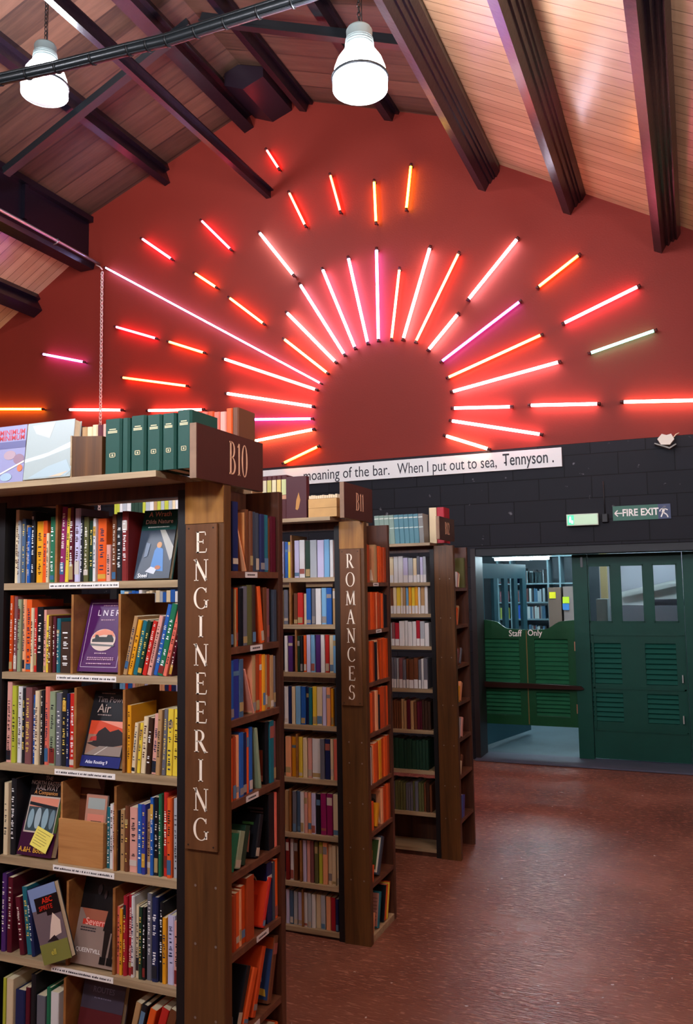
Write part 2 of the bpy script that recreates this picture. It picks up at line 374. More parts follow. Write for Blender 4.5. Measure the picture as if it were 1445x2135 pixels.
# purlins: long beams from the gable wall towards and past the viewer
def purlin(pts, label, y0=YB, m=M_beam, name='roof_beam'):
    mb = MB(); mb.prism(pts, y0, YW - .003)
    c = mb.build(name, m, org=Vector((pts[0][0], YW, pts[0][1])), loc=(pts[0][0], YW, pts[0][1]))
    return tag(c, label, 'beam', 'roof beams running to the red wall')
def xz(u, v): p = aty(u, v, YW); return (p.x, p.z)
nr = Vector((-.5017, -.865)); nl = Vector((.5017, -.865))     # into the room, from the lower slopes
def right_beam(A, B, D, label, step=False):
    """plank hanging square to the slope with stepped mouldings where it meets the boards"""
    a, b, d = xz(*A), xz(*B), xz(*D)
    t = Vector((.865, -.5017)); n_ = Vector((.5017, .865))
    bv, dv, av = Vector(b), Vector(d), Vector(a)
    dep = (dv - bv).dot(n_); wid = max(.04, (dv - bv).dot(t))
    q = [av, bv]
    for du, dn in ((0, .45), (.35, 0), (0, .25), (.35, 0), (0, .15), (.3, 0)):
        q.append(q[-1] + t * wid * du + n_ * dep * dn)
    q.append(q[-1] + n_ * (dep * .15 + .04))
    q = [tuple(p) for p in q]
    if step: q += [(q[-1][0], 6.45), (a[0] + .02, 6.60), (a[0] + .02, a[1] + .05)]
    else: q.append(tuple(av + n_ * (dep + .04)))
    return purlin(q, label)
right_beam((997, 395), (1012, 400), (1034, 363), 'deep dark purple roof beam beginning just right of the larger pendant lamp', True)
right_beam((1174, 444), (1190, 449), (1217, 413), 'glossy dark roof beam crossing the middle of the pale boarded slope')
right_beam((1364, 524), (1380, 529), (1415, 495), 'dark roof beam at the far right of the pale boarded slope')
def beam_at(bx, bz, w_, side, label, batten=.05, ceil=None):
    """bx, bz: middle of the underside at the gable wall"""
    sl = .365 if abs(bx - XC) < 2.62 else .58
    k = 1 if bx < XC else -1
    t = Vector((1, sl * k)).normalized(); n_ = Vector((-t.y, t.x))
    if n_.y < 0: n_ = -n_
    c = Vector((bx, bz)); dep = (zroof(bx) - bz) * abs(n_.y) + .02
    h = w_ / 2
    q = [c - t * h, c + t * h, c + t * h + n_ * dep * .6, c + t * (h + batten) + n_ * dep * .6, c + t * (h + batten) + n_ * dep,
         c - t * (h + batten) + n_ * dep, c - t * (h + batten) + n_ * dep * .6, c - t * h + n_ * dep * .6]
    return purlin([tuple(p) for p in q], label)
x_, z_ = xz(810, 256); beam_at(x_, z_ + .02, .1, 0, 'dark roof beam ending above the yellow tubes, behind the larger pendant lamp')
x_, z_ = xz(632, 233); beam_at(x_, z_, .09, 0, 'purple roof beam just right of the ridge')
x_, z_ = xz(520, 272); beam_at(x_, z_, .13, 0, 'heavy dark roof beam just left of the ridge')
x_, z_ = xz(350, 380); beam_at(x_, z_ - .03, .08, 0, 'purple roof beam crossing the brown planks on the left slope')
x_, z_ = xz(80, 655); beam_at(x_, z_, .16, 0, 'lowest dark roof beam at the left edge of the pale boards')
# free-hanging centre beam: an L-shaped section ending at the wall
x_, z_ = xz(562, 410)
q = [(x_ - .04, z_ - .02), (x_ + .02, z_ - .02), (x_ + .02, z_ + .06), (x_ + .055, z_ + .06), (x_ + .055, z_ + .075), (x_ + .006, z_ + .075), (x_ + .006, z_ - .005), (x_ - .04, z_ - .005)]
purlin(q, 'slim channel beam hanging free below the ridge, ending over the red tubes')
# big plate girder on the left where the two slopes meet
gx = XC - 2.62
g = empty('plate_girder', (gx, YW, 5.83), 'deep dark purple girder between the pale boards and the brown planks on the left', 'girder')
MB().box(gx - .02, gx + .02, YB, YW - .003, 5.85, 6.44).build('web', M_beam, g)
MB().prism([(gx - .018, 6.40), (gx + .09, 6.40), (gx + .09, 6.475), (gx - .018, 6.475)], YB, YW - .003).build('top_flange', M_beam, g)
MB().prism([(gx - .10, 5.78), (gx + .10, 5.78), (gx + .12, 5.83), (gx + .12, 5.88), (gx + .05, 5.92), (gx + .021, 5.98), (gx - .021, 5.98), (gx - .10, 5.84)], YB, YW - .003).build('bottom_flange', M_beam, g)
for yy in (7.0, 5.2, 3.4):
    MB().box(gx + .021, gx + .07, yy, yy + .05, 5.985, 6.395).build('stiffener', M_beam, g)
# conduit clipped along that girder, chain at its end
mb = MB(); P0 = aty(208, 550, YW - .05)
cx_, cz_ = P0.x, P0.z
mb.tube([(cx_, y, cz_ + .006 * math.sin(y * 2.1)) for y in [YW - .06 - .4 * k for k in range(32)]], .019, 10)
c = mb.build('metal_conduit', M_metal, org=(cx_, YW, cz_), loc=(cx_, YW, cz_))
tag(c, 'thin silvery pipe running along the bottom of the left girder', 'pipe')
for yy in (7.35, 5.6):
    MB().tube([(cx_ - .06, yy, cz_ - .03), (cx_, yy - .01, cz_ - .028), (cx_ + .028, yy, cz_), (cx_, yy + .01, cz_ + .028), (cx_ - .06, yy, cz_ + .03)], .009, 6).build('pipe_clip', M_metal, c, org=(cx_, YW, cz_))
def chain(mb, p, z1, link=.05, r=.004, wv=.012):
    n = int((z1 - p[2]) / (link * .72))
    for k in range(n):
        z = p[2] + k * link * .72; pts = []
        for i in range(9):
            a = 2 * PI * i / 8; dx = wv * math.cos(a); dz = link / 2 * math.sin(a)
            pts.append((p[0] + (dx if k % 2 else 0), p[1] + (0 if k % 2 else dx), z + link / 2 + dz))
        mb.tube(pts, r, 5)
T = aty(213, 562, YW - .12); mb = MB(); chain(mb, (T.x, T.y, 2.2), T.z, .06, .006, .016)
mb.tube([(T.x, T.y, T.z), (T.x - .05, T.y + .02, T.z + .05), (T.x - .12, T.y + .03, T.z + .09)], .008, 6)
c = mb.build('hanging_chain', mat('d8b8ac', .45, 'pale_chain'), org=T, loc=T); tag(c, 'long pale chain hanging from the girder end down behind the books', 'chain')
# ridge box against the gable
mb = MB(); za, zb = 7.10, 7.43
mb.prism([(-4.50, 7.36), (-4.5, 7.22), (-4.27, 7.12), (-4.02, 7.20), (-4.02, 7.31), (-4.33, 7.42)], 7.45, YW - .003)
c = mb.build('ridge_box', mat('1c1019', .35, 'purple_panel_paint'), org=(-4.3, 7.8, 7.3), loc=(-4.3, 7.8, 7.3)); tag(c, 'dark purple faceted box under the ridge against the red wall', 'box')
# roof truss: two rafters under the purlins
YT = 6.42
def rafter(u0, v0, u1, v1, ext0, ext1, label, th=.075):
    a, b = aty(u0, v0, YT), aty(u1, v1, YT); d = (b - a).normalized()
    a2, b2 = a - d * ext0, b + d * ext1; n_ = Vector((-d.z, 0, d.x))
    if n_.z < 0: n_ = -n_
    q = [(p.x, p.z) for p in (a2 - n_ * th / 2, b2 - n_ * th / 2, b2 + n_ * th / 2, a2 + n_ * th / 2)]
    mb = MB(); mb.prism(q, YT - .03, YT + .03); mb.prism([(p.x, p.z) for p in (a2 - n_ * (th / 2 + .018), b2 - n_ * (th / 2 + .018), b2 - n_ * th / 2, a2 - n_ * th / 2)], YT - .045, YT + .045)
    o = mb.build('truss_rafter', M_steel, org=a2, loc=a2); return tag(o, label, 'rafter', 'black steel rafters of the roof truss')
rafter(10, 357, 345, 87, .0, .3, 'black steel rafter crossing the brown planks left of the ridge')
rafter(465, 42, 835, 86, .25, .45, 'black steel rafter sloping down behind the larger pendant lamp')
# fat black bundle strung across the roof, in front of the smaller lamp
YP = 4.2
pp = [(-60, 180), (0, 166), (120, 140), (270, 103), (350, 84), (470, 46), (610, 2), (760, -45), (900, -90)]
P = [aty(u, v, YP) for u, v in pp]
P = [P[0] + Vector((-3.05, 0, .10))] + P + [P[-1] + Vector((.7, 0, .02))]
pf = []
for i in range(len(P) - 1):
    for k in range(4): pf.append(P[i].lerp(P[i + 1], k / 4))
pf.append(P[-1])
mb = MB(); mb.tube(pf, .038, 14, rad=[.038 if 4 < i < 30 else .03 for i in range(len(pf))])
mb.tube([p + Vector((0, .02, .035)) for p in pf], .016, 8); mb.tube([p + Vector((0, -.034, .012)) for p in pf], .013, 8)
mb.tube([p + Vector((0, -.012, -.036)) for p in pf], .006, 6)
tie = mb.build('cable_bundle', mat('12191b', .3, 'black_tube', spec=.6), org=P[5], loc=P[5]); tag(tie, 'fat black cable bundle strung across the roof in front of the smaller lamp', 'cable')
for i in range(6, 34, 2):
    mb = MB()
    p = pf[i]; d = (pf[i + 1] - pf[i - 1]).normalized()
    mb.tube([p - d * .007, p + d * .007], .045, 14).build('cable_tie', mat('0a0c0d', .4, 'black_strap'), tie, org=P[5])

# ------------------------------------------------------------------ pendant lamps
M_shade = emis('eef2ff', LAMP_E, 'glowing_lamp_glass')
M_lens = emis('dcf0f4', .40, 'frosted_lamp_lens')
M_cap = mat('8f9c98', .45, 'grey_lamp_cap')
def pendant(x, y, zb_, label, tilt=(0, 0)):
    r_ = empty('pendant_lamp', (x, y, zb_), label, 'lamp', 'glass pendant lamps hanging from the roof'); local(r_)
    k_ = .86 if y == 4.5 else .96
    r_.scale = (k_, k_, k_ * .9)
    mb = MB(); mb.lathe([(.196, .01), (.195, .11), (.183, .18), (.16, .25), (.13, .30), (.10, .34)])
    mb.build('glass_shade', M_shade, r_)
    mb = MB(); mb.lathe([(.0, -.035), (.08, -.028), (.15, -.008), (.1955, .0098)]); mb.build('lamp_lens', M_lens, r_)
    MB().lathe([(.197, .09), (.207, .094), (.207, .112), (.197, .118), (.194, .104), (.197, .09)]).build('shade_ring', M_steel, r_)
    mb = MB(); mb.lathe([(.102, .335), (.108, .36), (.098, .375), (.106, .385), (.096, .395), (.104, .405), (.094, .415), (.101, .425), (.092, .435), (.095, .50), (.085, .52), (.03, .53), (0, .53)])
    mb.build('lamp_cap', M_cap, r_)
    mb = MB(); mb.lathe([(.022, .53), (.02, .56), (.008, .575), (0, .575)]); 
    zt = (zroof(x) - zb_) / (k_ * .9)
    chain(mb, (0, 0, .57), zt, .06, .004, .012); mb.tube([(.02, 0, .55), (.025, 0, zt * .6), (.01, 0, zt)], .005, 6)
    mb.build('lamp_chain', M_steel, r_)
    return r_
p = aty(93, 195, 5.1); pendant(p.x, 5.1, p.z - .02, 'smaller glowing pendant lamp, partly behind the black cable bundle')
p = aty(751, 178, 4.5); pendant(p.x, 4.5, p.z - .035, 'larger glowing pendant lamp in clear view below the ridge')
for x, y, z in ((-2.0, 1.2, 4.4), (-6.4, .8, 4.4), (-1.8, .0, 2.95), (-4.0, -.4, 3.4), (-.6, -.1, 2.95), (1.0, 2.6, 3.5), (-2.3, -3.4, 4.4)):  # extra pendants out of view, added as key and fill light
    pendant(x, y, z, 'glowing pendant lamp hanging from the roof behind the viewer')

# ------------------------------------------------------------------ sunburst of tubes
TU = '''88 738 176 755 c060e8 p small violet tube lowest on the far left
-60 853 90 853 f0b818 p yellow tube lying level at the left edge
143 854 255 855 ff6a58 w warm white tube lying level behind the chain
307 856 425 854 ff5a48 w warm white tube lying level above the dark green books
295 497 359 541 ff4a6a p pink tube up and left, under the girder end
419 459 482 521 ff2c48 p rosy red tube left of the pale blue one
405 569 452 600 ff6a18 p short orange tube, outer of the pair left of centre
477 620 551 676 ff6412 p short orange tube, inner of the pair left of centre
240 681 327 706 ff3048 p rosy red tube right of the hanging chain
350 712 427 736 ff6214 p orange tube right of the rosy red one, nearly level
254 787 391 805 ff4c10 p long orange tube nearly level, low on the left
555 311 582 353 ff2820 p topmost short red tube
602 400 637 472 ff3a18 p red-orange tube below the topmost short red one
688 363 710 443 ff3c0c p upright orange-red tube left of the yellow pair
780 376 784 466 ffa010 p upright amber tube, left of the yellow pair
857 343 847 438 ffc000 p bright yellow tube near the top
540 484 613 575 a8e4ff w pale blue tube in the upper left
625 592 719 741 a8b0ff w blue-white tube leading on from the pale blue one
597 651 701 756 ffe0ff w pinkish white tube just left of the blue-white one
591 706 684 779 ff7a18 p orange tube at the left of the inner ring
218 557 670 800 b8b4ff t very long thin lilac-white tube starting at the girder end
466 748 661 813 ff3020 w long red-white tube under the very long lilac one
471 820 654 848 ff9080 w long warm white tube ending level at the dark centre
497 875 652 873 b050ff p violet tube lying level just left of the centre
528 920 655 895 ffb050 w yellowish white tube low left of the centre
590 966 665 930 ff7808 p orange tube lowest left of the centre
672 560 741 727 f0a0ff w lilac-white tube left of the upright violet one, second along
726 536 767 717 d890ff w lilac-white tube next to the upright violet one
785 518 789 711 9c50ff w upright violet tube over the centre
833 559 816 709 ff5a10 p short orange tube right of the upright violet one
897 514 840 709 ffd8f0 w long white tube right of the short upright orange one
957 526 866 714 ff5008 p long orange tube leaning right above the centre
1080 496 975 626 e8e0ff w long white tube, outer of two in line to the upper right
956 653 892 731 ffe8f8 w white tube, inner of two in line to the upper right
1086 627 919 755 9a30e8 p long violet tube rising to the right
1209 530 1120 600 ff7a08 p orange tube out beyond the violet one on the right
1333 596 1173 675 ff2c50 w crimson-pink tube on the outer right
1131 697 932 788 ff7010 p long orange tube rising right of the centre
1368 688 1228 737 48e0b0 p mint green tube on the outer right
1168 754 941 817 ffa8c0 w long pinkish white tube right of the centre
943 851 1068 848 ff5060 w rosy tube lying level right of the centre
1103 845 1250 842 ff8888 w warm pink-white tube lying level, right of the rosy one
1296 838 1480 834 ff9070 w warm white tube lying level at the right edge
939 877 1130 906 ff7080 w pinkish white tube sloping down right of the centre
927 908 1021 937 ffa070 w warm white tube, lowest right of the centre'''
def lighten(h, f): return ''.join('%02x' % int(int(h[i:i + 2], 16) * (1 - f) + 255 * f) for i in (0, 2, 4))
KK = {'w': (.0155, 1.2), 'p': (.0135, 1.0), 't': (.009, 1.1)}
M_sock = mat('4a1c1c', .4, 'tube_socket')
for ln in TU.split('\n'):
    q = ln.split(None, 6); u0, v0, u1, v1 = map(float, q[:4]); hx, kind, lab = q[4], q[5], q[6]
    a, b = aty(u0, v0, YW - .06), aty(u1, v1, YW - .06); mid = (a + b) / 2
    rr, k = KK[kind]
    root = empty('neon_tube', mid, lab, 'neon tube', 'neon tubes of the sunburst on the red wall'); 
    d = (b - a).normalized()
    MB().tube([a + d * .02, b - d * .02], rr, 12).build('glass_tube', emis(lighten(hx, .3 if kind == 'w' else .05), TUBE_E * k, 'tube_glow_' + hx), root)
    for e, s_ in ((a, 1), (b, -1)):
        mb = MB()
        mb.tube([e - d * .012 * s_, e + d * .022 * s_], rr * 1.1, 10)
        mb.tube([e + d * .01 * s_, e + d * .01 * s_ + Vector((0, .058, 0))], rr * .7, 8)
        mb.build('end_socket', M_sock, root)

# ------------------------------------------------------------------ slogan board, exit signs, sensor
zc, x1 = 2.935, -1.135
sb = empty('slogan_board', (x1 - 2.4, YW, zc), 'long white board with a painted quotation above the black wall', 'sign')
MB().box(x1 - 5.1, x1, YW - .025, YW - .002, zc - .092, zc + .095).build('board', M_white, sb)
text('lettering', 'And may there be no', .165, mat('23232c', .5, 'black_lettering'), sb, (aty(592, 980, YW - .03).x, YW - .027, zc - .004), FRONT, align='RIGHT', sx=.78)
text('lettering', 'moaning of the bar.', .165, mat('23232c', .5, 'black_lettering'), sb, (aty(813, 980, YW - .03).x, YW - .027, zc - .004), FRONT, align='RIGHT', sx=.78)
t = text('lettering', 'When I put out to sea,  -', .165, mat('23232c', .5, 'black_lettering'), sb, (x1 - .53, YW - .027, zc - .004), FRONT, align='RIGHT', sx=.69)
text('lettering', 'Tennyson .', .172, mat('16161c', .5, 'black_lettering_bold'), sb, (x1 - .07, YW - .027, zc + .006), FRONT, align='RIGHT', sx=.66, bold=.0015)
a, b = aty(1181, 1073, YW - .05), aty(1248, 1094, YW - .05)
r_ = empty('emergency_exit_light', ((a.x + b.x) / 2, YW, b.z), 'small pale green lit exit box above the half doors', 'exit light')
MB().box(a.x, b.x, YW - .06, YW - .002, b.z, a.z).build('housing', mat('c8d4c0', .5, 'pale_housing'), r_)
MB().box(a.x + .008, b.x - .008, YW - .063, YW - .0605, b.z + .008, a.z - .008).build('lit_panel', emis('b0d0a0', .28, 'exit_glow', '90a890'), r_)
mb = MB(); hh = a.z - b.z
mb.box(a.x + .012, a.x + .07, YW - .0655, YW - .064, b.z + .01, a.z - .01); mb.build('green_symbol_panel', emis('18c888', .7, 'exit_green', '108858'), r_)
mb = MB(); mb.box(a.x + .026, a.x + .045, YW - .067, YW - .0658, b.z + .03, a.z - .04); mb.box(a.x + .046, a.x + .062, YW - .067, YW - .0658, b.z + .02, b.z + .05); mb.box(a.x + .03, a.x + .042, YW - .067, YW - .0658, a.z - .036, a.z - .022)
mb.build('symbol', emis('e8fff0', .8, 'exit_symbol'), r_)
j = aty(1262, 1080, YW)
mb = MB(); mb.rbox(j.x - .03, j.x + .03, YW - .05, YW - .002, j.z - .04, j.z + .035, .008); c = mb.build('junction_box', mat('1c1c1e', .5, 'black_plastic'), org=j, loc=j)
tag(c, 'small black junction box between the lit exit box and the fire exit sign', 'junction box')
mb = MB(); mb.tube([j + Vector((0, -.01, .036)), j + Vector((-.004, -.01, .35))], .006, 6); mb.build('cable', mat('1c1c1e', .5), c, org=j)
a, b = aty(1277, 1054, YW - .012), aty(1397, 1083, YW - .012)
zt, zb2 = 2.43, 2.292
r_ = empty('fire_exit_sign', ((a.x + b.x) / 2, YW, zb2), 'green fire exit sign with arrow and running figure on the black wall', 'sign')
MB().box(a.x, b.x - .10, YW - .014, YW - .002, zb2, zt).build('sign_board', mat('0c5c44', .4, 'sign_green'), r_)
MB().box(b.x - .0995, b.x + .01, YW - .014, YW - .002, zb2, zt).build('symbol_panel', mat('20305a', .4, 'sign_blue'), r_)
cz = (zt + zb2) / 2
text('lettering', 'FIRE EXIT', .092, M_letw, r_, (a.x + .245, YW - .0155, cz), FRONT, bold=.0022, sx=.84)
mb = MB()
for q in (_seg(a.x + .02, cz, a.x + .085, cz, .010), _seg(a.x + .018, cz, a.x + .045, cz + .028, .010), _seg(a.x + .018, cz, a.x + .045, cz - .028, .010)): mb.prism(q, YW - .0165, YW - .0145)
mb.build('arrow', M_letw, r_)
mb = MB(); qx = b.x - .045
mb.lathe([(0, -.001), (.012, -.001), (.012, .001), (0, .001)], 12, (qx + .004, YW - .0155, cz + .045))
for q in (_seg(qx - .002, cz + .03, qx - .012, cz - .01, .022), _seg(qx - .01, cz - .008, qx + .02, cz - .03, .011), _seg(qx + .02, cz - .03, qx + .03, cz - .055, .010),
          _seg(qx - .012, cz - .008, qx - .03, cz - .05, .011), _seg(qx, cz + .028, qx + .03, cz + .012, .009), _seg(qx - .004, cz + .028, qx - .032, cz + .02, .009), _seg(qx - .032, cz + .02, qx - .04, cz, .009)):
    mb.prism(q, YW - .0165, YW - .0145)
mb.build('running_figure', M_letw, r_)
s_ = aty(1388, 918, YW - .05)
r_ = empty('wall_sensor', (s_.x, YW, s_.z), 'small white wedge-shaped sensor where the red wall meets the black', 'sensor')
mb = MB(); mb.prism([(s_.x - .07, s_.z + .01), (s_.x - .04, s_.z - .045), (s_.x + .035, s_.z - .05), (s_.x + .075, s_.z), (s_.x + .05, s_.z + .05), (s_.x + .01, s_.z + .04), (s_.x - .03, s_.z + .055)], YW - .10, YW - .03); mb.build('housing', mat('e8d8c4', .4, 'cream_plastic'), r_)
MB().prism([(s_.x - .10, s_.z - .03), (s_.x + .03, s_.z - .085), (s_.x + .09, s_.z - .05), (s_.x + .085, s_.z - .04), (s_.x + .03, s_.z - .07), (s_.x - .095, s_.z - .02)], YW - .08, YW - .002).build('bracket', mat('8c8478', .4, 'grey_bracket'), r_)
MB().tube([(s_.x + .05, YW - .04, s_.z), (s_.x + .09, YW - .03, s_.z + .05), (s_.x + .115, YW - .005, s_.z + .065)], .006, 6).build('cable', mat('c8b8a4', .5), r_)
# ------------------------------------------------------------------ green doors in the recess
M_louv = mat('125044', .65, 'green_louvre_paint', spec=.15); M_louv2 = mat('1a5c3c', .65, 'worn_louvre_paint', spec=.15, var=.3)
def rectY(mb, u0, v0, u1, v1, Y, y0, y1):
    a, b = aty(u0, v0, Y), aty(u1, v1, Y); mb.box(a.x, b.x, y0, y1, b.z, a.z); return a, b
xa = OX0
struct(MB().box(xa, xa + .05, YW + .0, YW + .3, .02, OZ), 'trim_3', mat('241c1c', .5, 'dark_jamb'))
struct(MB().box(xa, XR, YW + .02, YD + .05, 2.0, OZ), 'trim_4', mat('16181c', .5, 'black_lintel_board'))
dz = 1.995
px0 = aty(1198, 1300, YD).x; px1 = aty(1230, 1300, YD).x; pxr = aty(1428, 1300, YD).x
# post between the openings
struct(MB().box(px0, px1 - .005, YD - .02, YD + .08, .02, dz), 'trim_5', M_green)['label'] = 'dark green post between the half doors and the glazed door'
mb = MB(); mb.box(pxr + .004, pxr + .35, YD - .03, YD + .08, .02, dz); struct(mb, 'trim_6', M_green)['label'] = 'dark green frame at the right edge'
# door 1: glazed and louvred
d1 = empty('door_1', ((px1 + pxr) / 2, YD, .02), 'wide dark green door with three panes and four louvred panels', 'door', kind='structure')
G = [[aty(u, 1240, YD).x for u in c] for c in ((1226, 1275), (1294, 1343), (1362, 1413))]
gz0, gz1 = 1.33, 1.885
mb = MB()
mb.box(px1, pxr, YD, YD + .045, gz1, dz)
mb.box(px1, G[0][0] if G[0][0] > px1 else px1 + .001, YD, YD + .045, gz0, gz1)
mb.box(G[0][1], G[1][0], YD, YD + .045, gz0, gz1); mb.box(G[1][1], G[2][0], YD, YD + .045, gz0, gz1); mb.box(G[2][1], pxr, YD, YD + .045, gz0, gz1)
lz = [(1.13, .74), (.655, .38)]
lx = [[aty(u, 1400, YD).x for u in c] for c in ((1234, 1297), (1347, 1412))]
mb.box(px1, pxr, YD, YD + .045, lz[0][0], gz0)
mb.box(px1, pxr, YD, YD + .045, lz[1][0], lz[0][1]); mb.box(px1, pxr, YD, YD + .045, .03, lz[1][1])
for t_, b_ in lz:
    mb.box(px1, lx[0][0], YD, YD + .045, b_, t_); mb.box(lx[0][1], lx[1][0], YD, YD + .045, b_, t_); mb.box(lx[1][1], pxr, YD, YD + .045, b_, t_)
# raised mouldings
for z0 in (.70, 1.21, .30): mb.box(px1 + .01, pxr - .01, YD - .008, YD, z0 - .008, z0 + .008)
for x in (px1 + .012, pxr - .03): mb.box(x, x + .016, YD - .008, YD, .3, 1.21)
mb.build('door_frame', M_green, d1)
for x0, x1_ in G:
    x0 = max(x0, px1)
    mb = MB(); mb.box(x0 - .003, x1_ + .003, YD + .018, YD + .023, gz0 - .003, gz1 + .003)
    gm = MATS.get('glass')
    if not gm:
        gm = bpy.data.materials.new('window_glass'); gm.use_nodes = True; b_ = gm.node_tree.nodes['Principled BSDF']
        b_.inputs['Transmission Weight'].default_value = 1; b_.inputs['Roughness'].default_value = .03; b_.inputs['IOR'].default_value = 1.1; MATS['glass'] = gm
    mb.build('pane', gm, d1)
    mb = MB()
    for (q0, q1, q2, q3) in ((x0, x1_, gz1 - .012, gz1), (x0, x1_, gz0, gz0 + .012), (x0, x0 + .01, gz0, gz1), (x1_ - .01, x1_, gz0, gz1)): mb.box(q0, q1, YD - .006, YD + .012, q2, q3)
    mb.build('glazing_bead', M_green, d1)
def louvre(mb, x0, x1_, z0, z1, n, y, dpt=.03):
    h = (z1 - z0) / n
    for i in range(n):
        z = z0 + i * h
        mb.prism([(y, z + h * .12), (y + .006, z + h * .02), (y + dpt, z + h * .86), (y + dpt - .006, z + h * .98)], x0, x1_, 'x')
    return mb
for (x0, x1_) in lx:
    for (t_, b_), n in zip(lz, (8, 6)):
        mb = MB(); louvre(mb, x0, x1_, b_, t_, n, YD + .004); mb.box(x0, x1_, YD + .04, YD + .044, b_, t_); mb.build('louvre_panel', M_louv, d1)
k = aty(1213, 1172, YD)
MB().box(k.x - .01, k.x + .012, YD - .035, YD - .021, k.z - .05, k.z + .05).build('bolt', M_steel, d1)
for v in (1415, 1500):
    h_ = aty(1424 if v < 1450 else 1426, v, YD)
    MB().rbox(h_.x - .006, h_.x + .006, YD - .05, YD - .009, h_.z - .035, h_.z + .035, .002).build('door_catch', mat('c8d0cc', .3, 'pale_metal', metal=.7), d1)
# saloon doors
YS = YD + .01
def leaf(name, U0, U1, crown, label, wr):
    """crown: list of px for the curved top, left to right"""
    c_ = [aty(u, v, YS) for u, v in crown]; x0, x1_ = c_[0].x, c_[-1].x
    r0 = empty(name, ((x0 + x1_) / 2, YS, .36), label, 'door', kind='structure')
    zb_ = aty(1100, 1512, YS).z
    L1 = (aty(0, 0, YS), 0)
    zt = aty(1100, 1332, YS).z; zm1 = aty(1100, 1425, YS).z; zm0 = aty(1100, 1442, YS).z; zl = aty(1100, 1492, YS).z
    ls = .075
    a, b = x0 + ls, x1_ - ls
    mb = MB()
    n = len(c_)
    for i in range(n - 1):
        mb.prism([(c_[i].x, zt), (c_[i + 1].x, zt), (c_[i + 1].x, c_[i + 1].z), (c_[i].x, c_[i].z)], YS, YS + .035)
    mb.box(x0, a, YS, YS + .035, zb_, zt); mb.box(b, x1_, YS, YS + .035, zb_, zt)
    mb.box(a, b, YS, YS + .035, zm0, zm1); mb.box(a, b, YS, YS + .035, zb_, zl)
    mb.build('door_frame', M_green2, r0)
    mb = MB(); louvre(mb, a, b, zm1, zt, 10, YS + .002, .03); louvre(mb, a, b, zl, zm0, 6, YS + .002, .03); mb.build('louvre_panel', M_louv2, r0)
    mb = MB(); e = x1_ if wr == 'r' else x0
    mb.box(e - .0025, e + .0025, YS - .001, YS + .034, zb_ + .01, c_[-1 if wr == 'r' else 0].z - .01); mb.build('worn_edge', mat('6e6030', .6, 'worn_brown_edge', var=.4, vscale=30), r0)
    for v in (1345, 1470):
        hx = x0 if wr == 'r' else x1_; hz = aty(1000, v, YS).z
        MB().box(hx - .012, hx + .014, YS - .006, YS, hz - .045, hz + .045).build('hinge', mat('b4b0a4' if wr == 'r' else 'c89070', .35, 'hinge_metal', metal=.6), r0)
    return r0
def curve(pts, n=5):
    out = []
    for i in range(len(pts) - 1):
        for k_ in range(n):
            t = k_ / n; s2 = t * t * (3 - 2 * t)
            out.append((pts[i][0] + (pts[i + 1][0] - pts[i][0]) * t, pts[i][1] + (pts[i + 1][1] - pts[i][1]) * s2))
    return out + [pts[-1]]
dl = leaf('door_2', 0, 0, curve([(992, 1296), (1012, 1292), (1030, 1295), (1060, 1311), (1096.5, 1313)]), 'left green louvred half door with a curved top', 'r')
dr = leaf('door_3', 0, 0, curve([(1097.5, 1313), (1135, 1312), (1172, 1295), (1198, 1293)]), 'right green louvred half door with a curved top', 'l')
p = aty(1074, 1321, YS - .003); text('lettering', 'Staff', .088, M_letw, dl, p, FRONT, bold=.001, sx=.86)
p = aty(1115, 1320, YS - .003); text('lettering', 'Only', .085, M_letw, dr, p, FRONT, bold=.001, sx=.86)
a, b = aty(1002, 1426, YS - .04), aty(1212, 1437, YS - .04)
mb = MB(); mb.prism([(a.x, a.z - .028), (b.x, b.z - .006), (b.x + .03, b.z + .004), (b.x, b.z + .03), (a.x, a.z + .028)], YS - .06, YS - .004)
c = mb.build('push_bar', mat('2a1610', .3, 'dark_varnish'), org=(a + b) / 2, loc=(a + b) / 2); tag(c, 'dark wooden bar laid across the two green half doors', 'bar')
# slatted gate folded back inside the opening
g0 = aty(995, 1180, YD + .1); x0 = g0.x
d4 = empty('door_4', (x0, YD + .1, .05), 'blue-green slatted gate folded back inside the opening', 'door', kind='structure')
def sw(mb, s0, s1, z0, z1):      # the gate runs from the jamb into the room at an angle
    d = Vector((.25, 1.0)).normalized(); n_ = Vector((d.y, -d.x)) * .018
    q = [Vector((x0, YD + .1)) + d * s0 - n_, Vector((x0, YD + .1)) + d * s1 - n_, Vector((x0, YD + .1)) + d * s1 + n_, Vector((x0, YD + .1)) + d * s0 + n_]
    mb.prism([tuple(p_) for p_ in q], z0, z1, 'z')
mb = MB(); W_ = 1.15
sw(mb, 0, W_, 1.78, 1.94); sw(mb, 0, W_, .06, .3); sw(mb, 0, .1, .3, 1.78); sw(mb, W_ - .1, W_, .3, 1.78); mb.build('gate_frame', M_teal, d4)
for s0 in (.33, .58, .83):
    mb = MB(); sw(mb, s0, s0 + .09, .3, 1.78); mb.build('slat', M_teal, d4)
